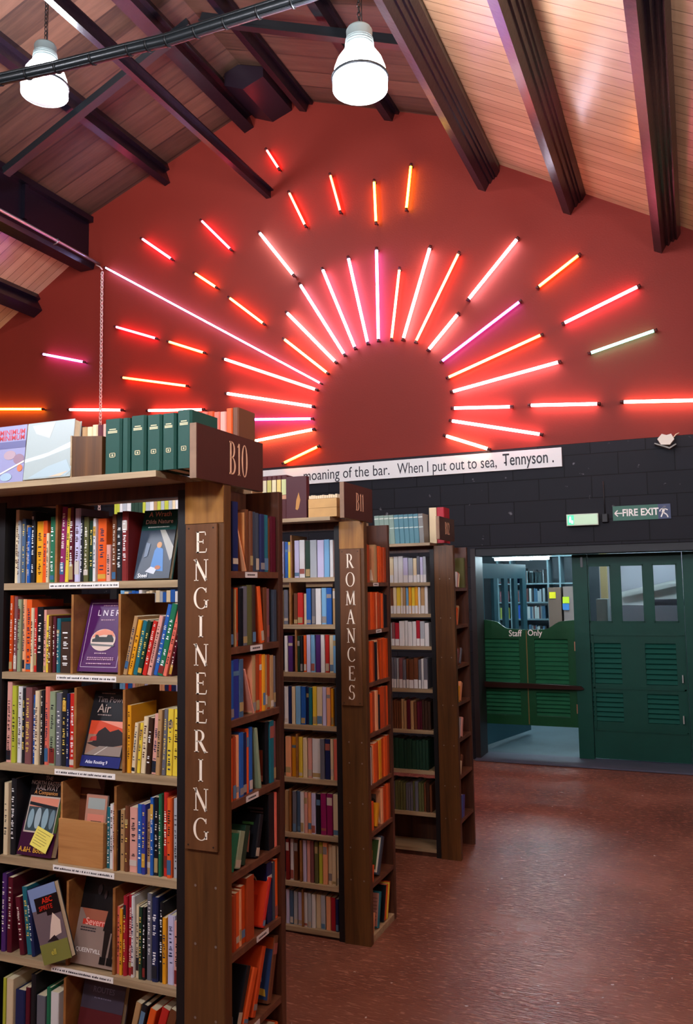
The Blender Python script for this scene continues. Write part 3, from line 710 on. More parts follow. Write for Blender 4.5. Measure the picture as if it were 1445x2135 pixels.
# ------------------------------------------------------------------ staff room behind
MW = mat('4a555c', .6, 'grey_staff_wall')
struct(MB().box(-5.5, XR, 13.5, 13.6, 0, 3), 'wall_staff_room', MW)
struct(MB().box(-5.5, XR, 8.5, 13.6, 2.9, 2.95), 'ceiling_staff_room', mat('707880', .6, 'grey_ceiling'))
struct(MB().box(-5.6, -5.5, 8.5, 13.6, 0, 2.95), 'wall_staff_left', MW)
M_st = mat('6c8890', .4, 'blue_grey_shelf')
YB2 = 12.3
sx0, sx1 = aty(1036, 1200, YB2).x, aty(1300, 1200, YB2).x
bs = empty('back_room_shelving', ((sx0 + sx1) / 2, YB2, 0), 'blue-grey metal shelving full of books seen over the half doors', 'shelving')
zs = [aty(1100, v, YB2).z for v in (1290, 1255, 1216)] + [2.13]
zs = [zs[0] - .56, zs[0] - .28] + zs
mb = MB()
for z in zs: mb.box(sx0, sx1 - .6, YB2 - .02, YB2 + .35, z - .02, z)
mb.build('shelf', M_st, bs)
upx = [aty(u, 1200, YB2).x for u in (1038, 1065, 1143, 1168)]
for x in upx: MB().box(x - .012, x + .012, YB2 - .03, YB2 + .35, .02, 2.45).build('upright', M_st, bs)
random.seed(5)
cols = ['20282e', '3a4c56', '8a9aa0', '1a1c20', '38607a', '6c7c80', '2a3238', 'a8b4b4', '5a3838', '14181c']
mb = MB(); ms = [mat(c, .6) for c in cols] + [mat('1e4ea8', .5), mat('8c9a48', .5), mat('6e4a52', .5), mat('9cc8d0', .5)]
for k, z in enumerate(zs[:-1]):
    x = upx[1] + .02
    while x < upx[2] - .06:
        t_ = random.uniform(.014, .035); h_ = random.uniform(.16, .2); mb.k = random.randrange(10)
        if k == 2 and x < upx[1] + .12: mb.k = 10; t_ = .10; h_ = .2
        mb.box(x, x + t_ - .002, YB2 + .02, YB2 + .2, z + .001, z + h_); x += t_
    x = upx[0] + .018
    while x < upx[1] - .036:
        mb.k = 11 if k == 2 else 12; t_ = .02; mb.box(x, x + t_ - .002, YB2 + .02, YB2 + .2, z + .001, z + (.16 if k in (2, 3) else .02)); x += t_
z = zs[4]
for x, wd, h_, kk in ((upx[1] + .02, .13, .22, 10), (upx[1] + .17, .02, .24, 7), (upx[1] + .2, .02, .22, 3), (upx[1] + .24, .22, .16, 13), (upx[1] + .48, .05, .2, 3)):
    mb.k = kk; mb.box(x, x + wd, YB2 + .02, YB2 + .2, z + .001, z + h_)
c = mb.build('shelved_books', ms, org=(0, YB2, 0), loc=(0, YB2, 0)); tag(c, 'rows of dark and pale books on the blue-grey back room shelving', 'books', kind='stuff')
# cartons and notes beside the shelving
for (u, v, hx, nm, lab) in ((1152, 1241, 'e8d818', 'yellow_notice', 'yellow notice hung beside the back room shelving'), (1180, 1251, 'c8dc28', 'yellow_notice', 'lime yellow notice above the small blue one'), (1180, 1265, '3878b8', 'blue_notice', 'small blue notice in the back room under the lime one')):
    p = aty(u, v, YB2 - .3); MB().box(p.x - .045, p.x + .045, YB2 - .302, YB2 - .296, p.z - .045, p.z + .045).build(nm, mat(hx, .5), org=p, loc=p)
    o = bpy.context.scene.collection.objects[-1]; tag(o, lab, 'notice')
p = aty(1158, 1260, YB2 - .25); MB().box(p.x - .09, p.x + .09, YB2 - .29, YB2 - .05, 0.01, p.z + .24).build('storage_box', mat('6a5448', .6, 'brown_card'), org=(p.x, YB2, 0), loc=(p.x, YB2, 0)); tag(COL.objects[-1], 'tall brown cabinet with the yellow notice in the back room', 'cabinet')
p = aty(1188, 1245, YB2 - .25); MB().box(p.x - .085, p.x + .2, YB2 - .28, YB2 - .05, 0.01, p.z + .15).build('storage_box', mat('80706a', .6, 'pale_card'), org=(p.x, YB2, 0), loc=(p.x, YB2, 0)); tag(COL.objects[-1], 'grey-brown cabinet behind the small blue notice', 'cabinet')
# strip light
a, b = aty(1027, 1169, 9.9), aty(1150, 1164, 9.9)
r_ = empty('strip_light', (a + b) / 2, 'bare white strip light in the back room above the half doors', 'lamp')
MB().box(a.x, b.x, 9.87, 9.93, a.z + .035, a.z + .075).build('housing', M_white, r_)
MB().tube([(a.x + .03, 9.9, a.z + .015), (b.x - .03, 9.9, a.z + .015)], .018, 12).build('glass_tube', emis('d8f4ff', STAFF_E, 'strip_glow'), r_)
MB().tube([(a.x + .3, 9.9, a.z + .07), (a.x + .3, 9.9, 2.9)], .008, 6).build('hanger', M_steel, r_)
for (x, y) in ((-.9, 11.3), (-2.2, 11.0), (-.45, 8.95)):  # unseen strip lights added to brighten the back room and the door panes
    r_ = empty('strip_light', (x, y, 2.7), 'strip light on the back room ceiling beside the shelving', 'lamp', 'added ceiling strip lights of the back room')
    MB().box(x - .6, x + .6, y - .04, y + .04, 2.80, 2.9).build('housing', M_white, r_)
    MB().tube([(x - .58, y, 2.775), (x + .58, y, 2.775)], .02, 12).build('glass_tube', emis('d8f4ff', STAFF_E, 'added_strip_glow'), r_)
# pale partition and papers behind the glazed door
x0, x1_ = px1 + .02, pxr + .6
c = MB().box(px1 - .01, pxr + 1, 9.6, 9.66, .02, 2.3).build('room_screen', mat('b4b4be', .6, 'pale_lilac_board'), org=(x0, 9.6, 0), loc=(x0, 9.6, 0)); tag(c, 'pale lilac-grey partition behind the glazed green door', 'partition')
mb = MB(); mb.box(px1 + .02, px1 + .09, 9.4, 9.48, .02, 2.2); c = mb.build('timber_post', mat('c8b080', .5, 'pale_timber'), org=(px1, 9.2, 0), loc=(px1, 9.2, 0)); tag(c, 'pale timber post behind the left pane of the glazed door', 'post')
y_ = 9.25
def P2(u, v): p_ = aty(u, v, y_); return (p_.x, p_.z)
mb = MB(); mb.prism([P2(1296, 1262), P2(1345, 1262), P2(1345, 1222), P2(1296, 1234)], y_, y_ + .28); mb.prism([P2(1362, 1250), P2(1440, 1248), P2(1440, 1196), P2(1410, 1208), P2(1362, 1220)], y_, y_ + .28)
mb.prism([P2(1300, 1245), P2(1410, 1222), P2(1410, 1214), P2(1300, 1238)], y_ - .02, y_ + .3)
c = mb.build('paper_stack', mat('eef2f0', .5, 'white_sheets', bump=.3, bscale=20), org=(x0, y_, 1.6), loc=(x0, y_, 1.6)); tag(c, 'slanting pile of large white sheets behind the right panes', 'paper')
mb = MB(); p_ = P2(1296, 1263); mb.box(p_[0] - .12, pxr + .5, y_ - .03, y_ + .32, .02, p_[1]); c = mb.build('plan_chest', mat('9a9aa6', .5, 'pale_grey_chest'), org=(p_[0], y_, 0), loc=(p_[0], y_, 0)); tag(c, 'pale grey chest carrying the white sheets behind the glazed door', 'chest')
mb = MB(); p_ = P2(1250, 1242); mb.box(p_[0], p_[0] + .11, y_ - .35, y_ - .1, .02, p_[1] - .03); c = mb.build('white_locker', mat('a8b8b8', .5, 'pale_locker'), org=(p_[0], y_, 0), loc=(p_[0], y_, 0)); tag(c, 'low white locker behind the left pane of the glazed door', 'locker')
# ------------------------------------------------------------------ books
CD = {'cr': ('dcc8a0', 'cream'), 'wh': ('d8d6d2', 'white'), 'gw': ('a8adb0', 'pale grey'), 'sb': ('46607c', 'steel blue'), 'tn': ('b08a5c', 'tan'),
      'bl': ('2058a4', 'blue'), 'bk': ('15151a', 'black'), 'am': ('e09a1c', 'amber'), 'or': ('e0581c', 'orange'), 'gn': ('1c6a48', 'green'),
      'mg': ('8a1c58', 'magenta'), 'ye': ('e2c43c', 'yellow'), 'mr': ('561222', 'maroon'), 'lv': ('c2bcd8', 'lavender white'), 'ol': ('5c5c34', 'olive'),
      'dg': ('1a3828', 'dark green'), 'pk': ('d89c8c', 'pale pink'), 'br': ('6a3c22', 'brown'), 'dr': ('7a1a18', 'dark red'), 'sg': ('8c9a78', 'sage green'),
      'nv': ('1a2450', 'navy'), 'co': ('dc6c58', 'coral'), 'cm': ('a81c2c', 'crimson'), 'rd': ('c02820', 'red'), 'te': ('1c6672', 'teal'),
      'sk': ('74a8cc', 'sky blue'), 'id': ('30388c', 'indigo'), 'pu': ('4c2468', 'purple'), 'ru': ('a4401c', 'rust'), 'gy': ('66666e', 'grey'),
      'mv': ('7c4c4c', 'mauve brown'), 'li': ('b4b838', 'lime'), 'sl': ('3c4450', 'slate'), 'db': ('3a2418', 'dark brown'), 'pe': ('e8a070', 'peach'), 'do': ('c2440f', 'deep orange')}
def luma(h): r = rgb(h); return .3 * r[0] + .6 * r[1] + .1 * r[2]
random.seed(11)
def scribble(mb, x0, x1, z0, z1, y, dense=.62):
    """rows of small strokes that read as a printed title running up a spine"""
    z = z0
    while z < z1:
        l = random.uniform(.0035, .008)
        if random.random() < dense:
            a = x0 + (x1 - x0) * random.uniform(0, .35); b = x1 - (x1 - x0) * random.uniform(0, .35)
            mb.add([(a, y, z), (b, y, z), (b, y, z + l * .55), (a, y, z + l * .55)], [(0, 1, 2, 3)])
        z += l
BOOKN = [0]
def book(col, t, h, d, loc, rz=0, lean=0.0, hard=False, detail=2, root_name=None, cover=None, soft=False):
    """spine on local y=0, thickness along x. detail 2: pages + lettering, 1: pages + band, 0: cover and pages"""
    hx = CD[col][0]; BOOKN[0] += 1
    nm = root_name or ('hardback_book' if hard else 'paperback_book')
    mb = MB(); c = .0025 if hard else .0009; ov = .003 if hard else 0.0
    jit = random.uniform(-.05, .05)
    r_ = min(t * .3, .004) if hard else min(t * .12, .002)
    # C-shaped cover: spine with chamfered corners, two boards
    pr = [(0, r_), (r_, 0), (t - r_, 0), (t, r_), (t, d), (t - c, d), (t - c, r_ + c), (c, r_ + c), (c, d), (0, d)]
    mb.prism(pr, 0, h, 'z')
    m = mat(hx, .38 if not hard else .55, spec=.4)
    root = mb.build(nm, m, loc=loc, rot=(0, lean, rz))
    if lean: 
        root.location = Vector(loc) + Vector((0, 0, t * math.sin(lean) if lean > 0 else 0))
    local(root)
    pb = MB(); pb.box(c + .0002, t - c - .0002, r_ + c + .0002, d - .002 - ov, ov, h - ov - .0006); pb.build('pages', M_pages, root)
    lu = luma(hx)
    if detail >= 1 and t > .006:
        dk = lu < .2
        if random.random() < (.75 if detail == 1 else .45):
            kb = random.choice(['c8bcae', '20242c', 'a89060', '7c2a24', '3c6488', 'c89a3c'] if detail == 2 else ['c8bcae', '8c8480', 'a89060', '9a5448', '5c7c98', 'b8a890'])
            z0 = random.choice([.03, .04, .72, .1]); z1 = z0 + random.uniform(.06, .22)
            bb = MB(); bb.box(r_ * .6, t - r_ * .6, -.0005, .0008, h * z0, h * z1); bb.build('spine_band', mat(kb, .4), root)
    if detail >= 2 and t > .007:
        kc = random.choice(['f0e8d8', 'e8c860', 'f4f4f0', 'd8d0c0']) if lu < .25 else random.choice(['1a1a20', '3c1818', '14284c'])
        sb_ = MB(); scribble(sb_, t * .22, t * .78, h * random.uniform(.08, .3), h * random.uniform(.75, .94), -.0008); 
        if sb_.f: sb_.build('title_lettering', mat(kc, .4), root)
    if cover:      # picture on the near board (local x = 0), u runs from spine to fore edge
        for k, (u0, v0, u1, v1, hxx) in enumerate(cover):
            cb_ = MB(); e = .0006 + .0003 * k
            if isinstance(u0, tuple): pts = (u0, v0, u1) if not isinstance(v1, tuple) else (u0, v0, u1, v1)
            else: pts = ((u0, v0), (u1, v0), (u1, v1), (u0, v1))
            cb_.prism([(p_[0] * d, p_[1] * h) for p_ in pts], -e, .0, 'x'); cb_.build('cover_picture', mat(hxx, .4), root)
    return root
SERIAL = ['first', 'second', 'third', 'fourth', 'fifth', 'sixth', 'seventh', 'eighth', 'ninth', 'tenth', 'eleventh', 'twelfth', 'thirteenth', 'fourteenth', 'fifteenth', 'sixteenth',
          'seventeenth', 'eighteenth', 'nineteenth', 'twentieth', 'twenty-first', 'twenty-second', 'twenty-third', 'twenty-fourth', 'twenty-fifth', 'twenty-sixth', 'twenty-seventh', 'twenty-eighth', 'twenty-ninth', 'thirtieth', 'thirty-first', 'thirty-second']
def name_row(items, place, group, near='left'):
    """items: [(object, colour word, kind, size word)] in order from the left or from the post"""
    cnt = {}
    for i, (o, c, kd, sz) in enumerate(items): cnt[c] = cnt.get(c, 0) + 1
    seen = set()
    for i, (o, c, kd, sz) in enumerate(items):
        prev = items[i - 1][1] if i else None
        if cnt[c] == 1: s = f'the only {sz} {c} {kd}, {place}'
        elif prev and prev != c and sum(1 for j in range(1, len(items)) if items[j][1] == c and items[j - 1][1] == prev) == 1: s = f'{sz} {c} {kd} just right of a {prev} one, {place}'
        else: s = f'{sz} {c} {kd}, {SERIAL[i]} from the {near}, {place}'
        s = s.replace('  ', ' ').replace(' a amber', ' an amber').replace(' a orange', ' an orange').replace(' a olive', ' an olive').replace(' a indigo', ' an indigo')
        tag(o, s, 'book', group)
def face_row(spec, v, y, z, gap, place, group, detail=2, dmin=.13, hardp=.3):
    """spec: 'px0 px1 topPx colour [lean]' items; v: a row at the foot of the books"""
    items = []; cur = -99
    for it in spec.split(','):
        q = it.split(); u0, u1, tp = float(q[0]), float(q[1]), float(q[2]); col = q[3]; ln = math.radians(float(q[4])) if len(q) > 4 else 0
        x0, x1_ = aty(u0, v, y).x, aty(u1, v, y).x
        x0 = max(x0, cur + .0008); 
        if x1_ - x0 < .006: x1_ = x0 + .008
        ht = aty((u0 + u1) / 2, tp, y).z - z
        t = (x1_ - x0) * math.cos(ln) - .0006
        h = min(max(ht, .1), gap) / math.cos(ln) - (t * abs(math.sin(ln)) if ln else 0)
        hard = random.random() < hardp
        d = random.uniform(dmin, dmin + .03)
        yy = y + random.uniform(.0, .012)
        o = book(col, t, h, d, (x0, yy, z + .0006), 0, ln, hard, detail)
        if ln < 0: o.location.z = z + .0006
        cur = x1_
        items.append((o, CD[col][1], 'hardback' if hard else 'paperback', 'slim' if t < .013 else ('thick' if t > .03 else 'upright')))
    ROWS.setdefault((place, group), []).extend(items)
ROWS = {}
ART = {'arch': [(.05, .05, .95, .95, 'e09a5c'), ((.15, .1), (.5, .62), (.9, .1), (.9, .1), 'b8683c'), (.55, .72, .9, .92, '201814')],
       'tri': [(.02, .02, .98, .98, 'e8a078'), ((.1, .05), (.9, .05), (.5, .7), (.5, .7), 'd07850'), (.3, .5, .6, .62, '3c2c24')],
       'goth': [(.03, .03, .97, .97, '0c0c0e'), (.1, .05, .3, .55, '8a3c28'), (.38, .05, .58, .6, '8a3c28'), (.66, .05, .86, .5, '8a3c28'), (.1, .05, .86, .14, 'c88068')],
       'dark': [(.03, .03, .97, .97, '101012'), (.2, .72, .8, .76, '6c6468'), (.2, .66, .7, .69, '6c6468')],
       'blob': [(.03, .03, .97, .97, '15161c'), ((.25, .1), (.7, .15), (.62, .7), (.3, .6), 'd89078'), (.2, .74, .6, .8, '4c8a4c')],
       'orange': [(.03, .03, .97, .97, 'e0401c'), (.3, .3, .7, .62, 'c4300f'), (.45, .55, .6, .72, '541408')],
       'arc': [(.02, .02, .98, .98, '1c2050')] + [((.2 + .3 * (1 - math.cos(a)), .1 + .7 * math.sin(a)), (.22 + .28 * (1 - math.cos(a)), .1 + .66 * math.sin(a)), (.22 + .28 * (1 - math.cos(a + .4)), .1 + .66 * math.sin(a + .4)), (.2 + .3 * (1 - math.cos(a + .4)), .1 + .7 * math.sin(a + .4)), 'd8c8a0') for a in (0, .4, .8, 1.2, 1.6, 2.0, 2.4, 2.8)],
       'paint': [(.03, .05, .97, .8, '2c4470'), (.03, .8, .97, .97, 'a8481c'), ((.3, .3), (.6, .35), (.5, .6), (.35, .55), 'a8b8c0'), ((.1, .1), (.5, .12), (.6, .22), (.15, .2), 'c8a83c'), ((.5, .5), (.9, .4), (.85, .6), (.6, .7), '5c3c68')],
       'man': [(.05, .05, .95, .95, 'c88a5c'), ((.1, .05), (.8, .05), (.6, .3), (.2, .34), 'e8d0b0'), (.3, .55, .75, .85, '5c5048'), ((.3, .55), (.6, .6), (.5, .75), (.35, .7), '28221e')],
       'sheet': [(.05, .04, .95, .96, 'b07c6c')] + [(.12, z, .86, z + .03, '8a5a50') for z in (.2, .3, .4, .5, .6, .7, .8)],
       'frame': [(.05, .05, .95, .95, 'd8d0b8'), (.14, .12, .86, .88, '3c5c30'), ((.3, .14), (.75, .14), (.6, .5), (.4, .6), 'd8703c'), (.35, .2, .6, .4, 'e8a060')]}
def end_row(spec, ya, yb, xf, z, gap, place, group, detail=1, dep=.105):
    """books in the narrow end unit, spines to the aisle: 'colour:w:h[:lean[:art]]', '-:w' is a space"""
    toks = [s.split(':') for s in spec.split()]
    tot = sum(float(t[1]) for t in toks); sc_ = (yb - ya) / tot; y = ya; items = []
    for t in toks:
        wd = float(t[1]) * sc_
        if t[0] != '-':
            ln = math.radians(float(t[3])) if len(t) > 3 and t[3] else 0
            art = ART[t[4]] if len(t) > 4 else None
            h = gap * float(t[2]); tt = wd * math.cos(ln) - .0006
            h = h / math.cos(ln) - tt * abs(math.sin(ln)) if ln else h
            o = book(t[0], max(tt, .005), h, dep * random.uniform(.9, 1), (xf - random.uniform(0, .008), y, z + .0006), PI / 2, 0, random.random() < .4, detail, cover=art)
            if ln:
                o.rotation_euler = (Matrix.Rotation(PI / 2, 3, 'Z') @ Matrix.Rotation(ln, 3, 'Y')).to_euler()
                if ln > 0: o.location.z += tt * math.sin(ln)
            items.append((o, CD[t[0]][1], 'book', 'leaning' if ln else ('slim' if tt < .014 else 'upright')))
        y += wd
    name_row(items, place, group, 'post')
def cover_book(name, label, u0, u1, v, y, z, h, t, back, side, hx, art, group='books turned face out on the front shelves', wfix=None, cat='book'):
    x0 = aty(u0, v, y).x; wd = wfix or (aty(u1, v, y).x - x0)
    root = MB().box(0, wd, 0, .0012, 0, h).box(0, wd, t - .0012, t, 0, h).box(0, .0014, .0012, t - .0012, 0, h).build(name, mat(hx, .3), loc=(x0, y, z + .001))
    local(root); tag(root, label, cat, group)
    root.rotation_euler = (Matrix.Rotation(-math.radians(back), 3, 'X') @ Matrix.Rotation(math.radians(side), 3, 'Y')).to_euler()
    root.location.z += t * math.sin(math.radians(back))
    if side > 0: root.location.z += wd * math.sin(math.radians(side))
    MB().box(.0016, wd - .003, .0014, t - .0014, .002, h - .0015).build('pages', M_pages, root)
    for k, a in enumerate(art):
        e = -.0004 - .00025 * k; kind = a[0]; pm = mat(a[-1], .35)
        if kind == 't': text('title_lettering', a[1], a[4] * wd, pm, root, (a[2] * wd, e, a[3] * h), FRONT, ext=.0002, sx=a[5] if len(a) > 6 else 1, bold=.0002); continue
        mb = MB()
        if kind == 'r': pts = [(a[1], a[2]), (a[3], a[2]), (a[3], a[4]), (a[1], a[4])]
        elif kind == 'e': pts = [(a[1] + a[3] * math.cos(i * PI / 14), a[2] + a[4] * math.sin(i * PI / 14)) for i in range(28)]
        elif kind == 'p': pts = a[1]
        elif kind == 'lines':      # small unreadable lines of print
            for zz in a[3]:
                x = a[1]
                while x < a[2]:
                    l = random.uniform(.02, .06); mb.box(x * wd, min(x + l, a[2]) * wd, e, -.0001, zz * h, (zz + .014) * h); x += l + .015
            mb.build('lettering', pm, root); continue
        mb.prism([(p_[0] * wd, p_[1] * h) for p_ in pts], e, -.0001); mb.build('cover_picture', pm, root)
    return root

M_postl = wood('fresh_pine_block', '6e4418', '8e5e26', 'a87434', rough=.38, knots=False)
# ------------------------------------------------------------------ bookcases
def case(code, ext, y0, dp, xe, pw, bays, zs, ezs, ztop, label, divs, backs, y_top0, light_edge=True, endw=.37, base=True):
    """xe: x where the end unit starts (its post is pw wide, to +x). bays: x of the uprights from the right"""
    r_ = empty('bookcase', (xe, y0 + dp / 2, 0), label, 'bookcase')
    xl = bays[-1]
    for i, x in enumerate(bays):
        MB().box(x - (.028 if i == 0 else .022), x - (.001 if i == 0 else -.022), y0, y0 + dp, 0, ztop - .022).build('upright', M_black if i else M_case, r_)
    if 1:
        mb = MB(); mb.box(bays[0] - .03, bays[0] - .002, y0 - .006, y0, 0, ztop - .022); mb.build('front_batten', M_black, r_)
    for i in range(len(bays) - 1):
        a, b = bays[i + 1] + .0225, bays[i] - .0285
        for k, z in enumerate(zs):
            s = MB(); s.box(a, b, y0, y0 + dp, z - .022, z); s = s.build('shelf', M_shelf if light_edge else M_shelfd, r_)
            if code == 'B10' and i == 0 and k < 5:
                lx0 = a + (b - a) * (.33 if k else .28); lx1 = a + (b - a) * (.67 if k else .68)
                lb = MB().box(lx0, lx1, y0 - .0015, y0 - .0003, z - .020, z - .003).build('shelf_label', M_letw, s)
                sm = MB(); x = lx0 + .006
                while x < lx1 - .008:
                    l = random.uniform(.002, .006); zz = z - .0145; sm.add([(x, y0 - .0019, zz), (x + l, y0 - .0019, zz), (x + l, y0 - .0019, zz + random.uniform(.004, .007)), (x, y0 - .0019, zz + .004)], [(0, 1, 2, 3)]); x += l + random.choice([.0015, .0015, .005])
                sm.build('label_lettering', mat('2a2a30', .5), s)
            if backs and k < len(backs) and backs[k] and i < 2:
                MB().box(a + .0005, b - .0005, y0 + dp / 2 - .005, y0 + dp / 2 + .005, z + .0005, z + backs[k]).build('back_panel', M_panel if code == 'B10' else M_case, r_)
        if base: MB().box(a, b, y0 + .01, y0 + .03, 0, max(.02, zs[-1] - .023)).build('plinth', M_case, r_)
    for (u, v, k, hh) in divs:
        x = aty(u, v, y0 + .012).x
        MB().box(x - .0045, x + .0045, y0 + .008, y0 + dp / 2 - .0055, zs[k] + .0005, zs[k] + hh).build('divider', M_panel, r_)
    MB().box(xl - .02, xe + .0, y_top0, y0 + dp + .01, ztop, ztop + .018).build('top_board', M_shelf, r_)
    MB().box(xl - .02, xe - .001, y0 + .005, y0 + .03, ztop - .04, ztop - .0005).build('top_rail', M_case, r_)
    # end unit
    x0, x1_ = xe, xe + pw
    p = MB(); p.rbox(x0, x1_, y0 - .012, y0 + .028, 0, ztop - .001, .002); post = p.build('end_post', M_post, r_)
    q = MB(); q.rbox(x0, x1_ - .004, y0 + endw - .03, y0 + endw, 0, ztop - .001, .002); q.build('rear_post', M_case, r_)
    MB().box(x0 + .0005, x0 + .008, y0 + .0285, y0 + endw - .0305, 0, ztop - .002).build('end_panel', M_case, r_)
    for k, z in enumerate(ezs):
        s = MB(); s.box(x0 + .0085, x1_ - .006, y0 + .0288, y0 + endw - .0308, z - .02, z); s = s.build('end_shelf', M_shelfd, r_)
        if k in ext.get('labels', ()):
            yc = y0 + .12 + .03 * (k % 3)
            MB().box(x1_ - .0058, x1_ - .0045, yc, yc + .075, z - .019, z - .002).build('shelf_label', mat('d8ccc4', .5), s)
            sm = MB()
            for i in range(8): sm.box(x1_ - .0044, x1_ - .0040, yc + .012 + i * .006, yc + .016 + i * .006, z - .013, z - .008)
            sm.build('label_lettering', mat('3a3030', .5), s)
    if not ext.get('nobase'): MB().box(x0 + .009, x1_ - .006, y0 + .029, y0 + endw - .031, 0, .03).build('end_base', M_shelf, r_)
    if 'name' in ext: MB().rbox(x0 + .001, x1_ - .001, y0 - .0145, y0 - .0123, (ext['name'][1][1] + .003) if 'name' in ext else ztop - .12, ztop - .002, .0004).build('post_block', M_postl, post)
    # nails in the post
    mb = MB(); mb2 = MB()
    for z in ext.get('nails', ()):
        for xx in (x0 + pw * .28, x0 + pw * .78):
            mb.add([(xx + .004 * math.cos(i * PI / 4), y0 - .0125, z + .004 * math.sin(i * PI / 4)) for i in range(8)], [tuple(range(8))])
    if mb.f: mb.build('nail_heads', mat('8c8078', .4, 'nail', metal=.5), post)
    # name board with vertical lettering
    if 'name' in ext:
        word, (nz0, nz1), ss = ext['name']
        a, b = x0 + pw * .06, x0 + pw * .86; yb_ = y0 - .022
        nb = MB(); nb.rbox(a, b, yb_, y0 - .0125, nz0, nz1, .0015); nb = nb.build('name_board', M_plate, r_)
        mb = MB(); n = len(word); st = (nz1 - nz0 - .03) / n
        tmp = MB()
        for i, c in enumerate(word):
            g, wd = glyph(c); zz = nz1 - .014 - st * (i + 1) + st * .14; cap = st * .76; xx = (a + b) / 2 - wd * cap * ss / 2
            for pg in g: tmp.prism([(xx + px * cap * ss, zz + pz * cap) for px, pz in pg], yb_ - .0012, yb_ - .0002)
        tmp.build('lettering', M_letter, nb)
        sm = MB()
        for xx in (a + .012, b - .012):
            for zz in (nz0 + .012, nz1 - .012):
                sm.add([(xx + .003 * math.cos(i * PI / 3), yb_ - .001, zz + .003 * math.sin(i * PI / 3)) for i in range(6)], [tuple(range(6))])
        sm.build('screws', mat('2a201a', .4, 'dark_screw'), nb)
    # number board sticking out above
    if 'sign' in ext:
        txt, sy0, sy1, sz0, sz1, cap, tc = ext['sign']
        xs = x1_ + .002
        s = MB(); s.rbox(xs - .022, xs, sy0, sy1, sz0, sz1, .002); s = s.build('number_board', M_sign, r_)
        MB().box(xs - .022, xs - .001, sy0 - .002, sy0, sz0, sz1).build('worn_end', mat('8a6c54', .6, 'worn_board_end', var=.3, vscale=30), s)
        ws = [glyph(c)[1] for c in txt]; tot = sum(ws) + .08 * (len(txt) - 1); sx_ = ext.get('ssx', .62)
        yy = (sy0 + sy1) / 2 + ext.get('sdy', 0) - tot * cap * sx_ / 2; zz = (sz0 + sz1) / 2 - cap / 2 + .004
        tmp = MB()
        for c, wd in zip(txt, ws):
            for pg in glyph(c)[0]: tmp.prism([(yy + px * cap * sx_, zz + pz * cap) for px, pz in pg], xs + .0002, xs + .0012, 'x')
            yy += (wd + .08) * cap * sx_
        tmp.build('lettering', tc, s)
    return r_
Y10, Y11, Y12 = 2.10, 3.82, 5.17
Z10 = [1.733, 1.443, 1.150, .858, .558, .27]
E10 = [1.756, 1.53, 1.318, 1.085, .88, .66, .42, .2]
case('B10', dict(labels=(0, 1, 3, 5, 6), nails=(.86, .70, .5, .33), name=('ENGINEERING', (.962, 1.895), .98), sign=('B10', 1.94, 2.325, 2.012, 2.168, .098, M_letp), sdy=.035, ssx=.68),
     Y10, .38, -1.40, .135, [-1.40, -2.142, -2.84], Z10, E10, 2.025, 'nearest tall bookcase, wooden name board reading ENGINEERING on its end post',
     [(118, 1210, 0, .262), (151, 1400, 1, .25), (250, 1400, 1, .25), (157, 1600, 2, .25), (259, 1610, 2, .25), (241, 1810, 3, .25), (141, 2010, 4, .25), (238, 2040, 4, .25), (136, 2135, 5, .25)],
     [.225, .22, .225, .22, .22, .2], 1.94)
Z11 = [1.757, 1.519, 1.278, 1.016, .754, .484, .249, .035]
E11 = [1.727, 1.489, 1.230, .983, .735, .511, .272]
n11 = [aty(742, v, Y11).z for v in (1145, 1470)]
case('B11', dict(labels=(0, 1), nails=(.95, .85, .66, .45, .3), name=('ROMANCES', (n11[1], n11[0]), .80), sign=('B11', 3.56, 3.93, 2.03, 2.20, .085, M_letp), sdy=.01, ssx=.85),
     Y11, .39, -1.64, .135, [-1.64, -2.34, -3.04], Z11, E11, 2.035, 'second bookcase, its end post carrying a board lettered ROMANCES',
     [(608, 1200, 0, .22), (606, 1300, 1, .215), (618, 1400, 2, .215), (620, 1620, 4, .215), (606, 1735, 5, .21), (628, 1836, 6, .2), (632, 1945, 7, .18)],
     [.19] * 8, 3.70)
Z12 = [1.73, 1.526, 1.317, 1.044, .783, .53, .269, .05]
E12 = [1.69, 1.448, 1.193, .958, .732, .503, .232]
case('B12', dict(nobase=True, nails=(1.75, 1.5, 1.25, .95, .7, .45, .25), sign=('B12', 4.86, 5.2, 1.99, 2.13, .075, M_letp), sdy=.0, ssx=.8),
     Y12, .39, -1.555, .13, [-1.555, -2.25, -2.95], Z12, E12, 1.965, 'third and farthest bookcase with a plain scuffed end post', [], [.17] * 8, 5.08, light_edge=True)
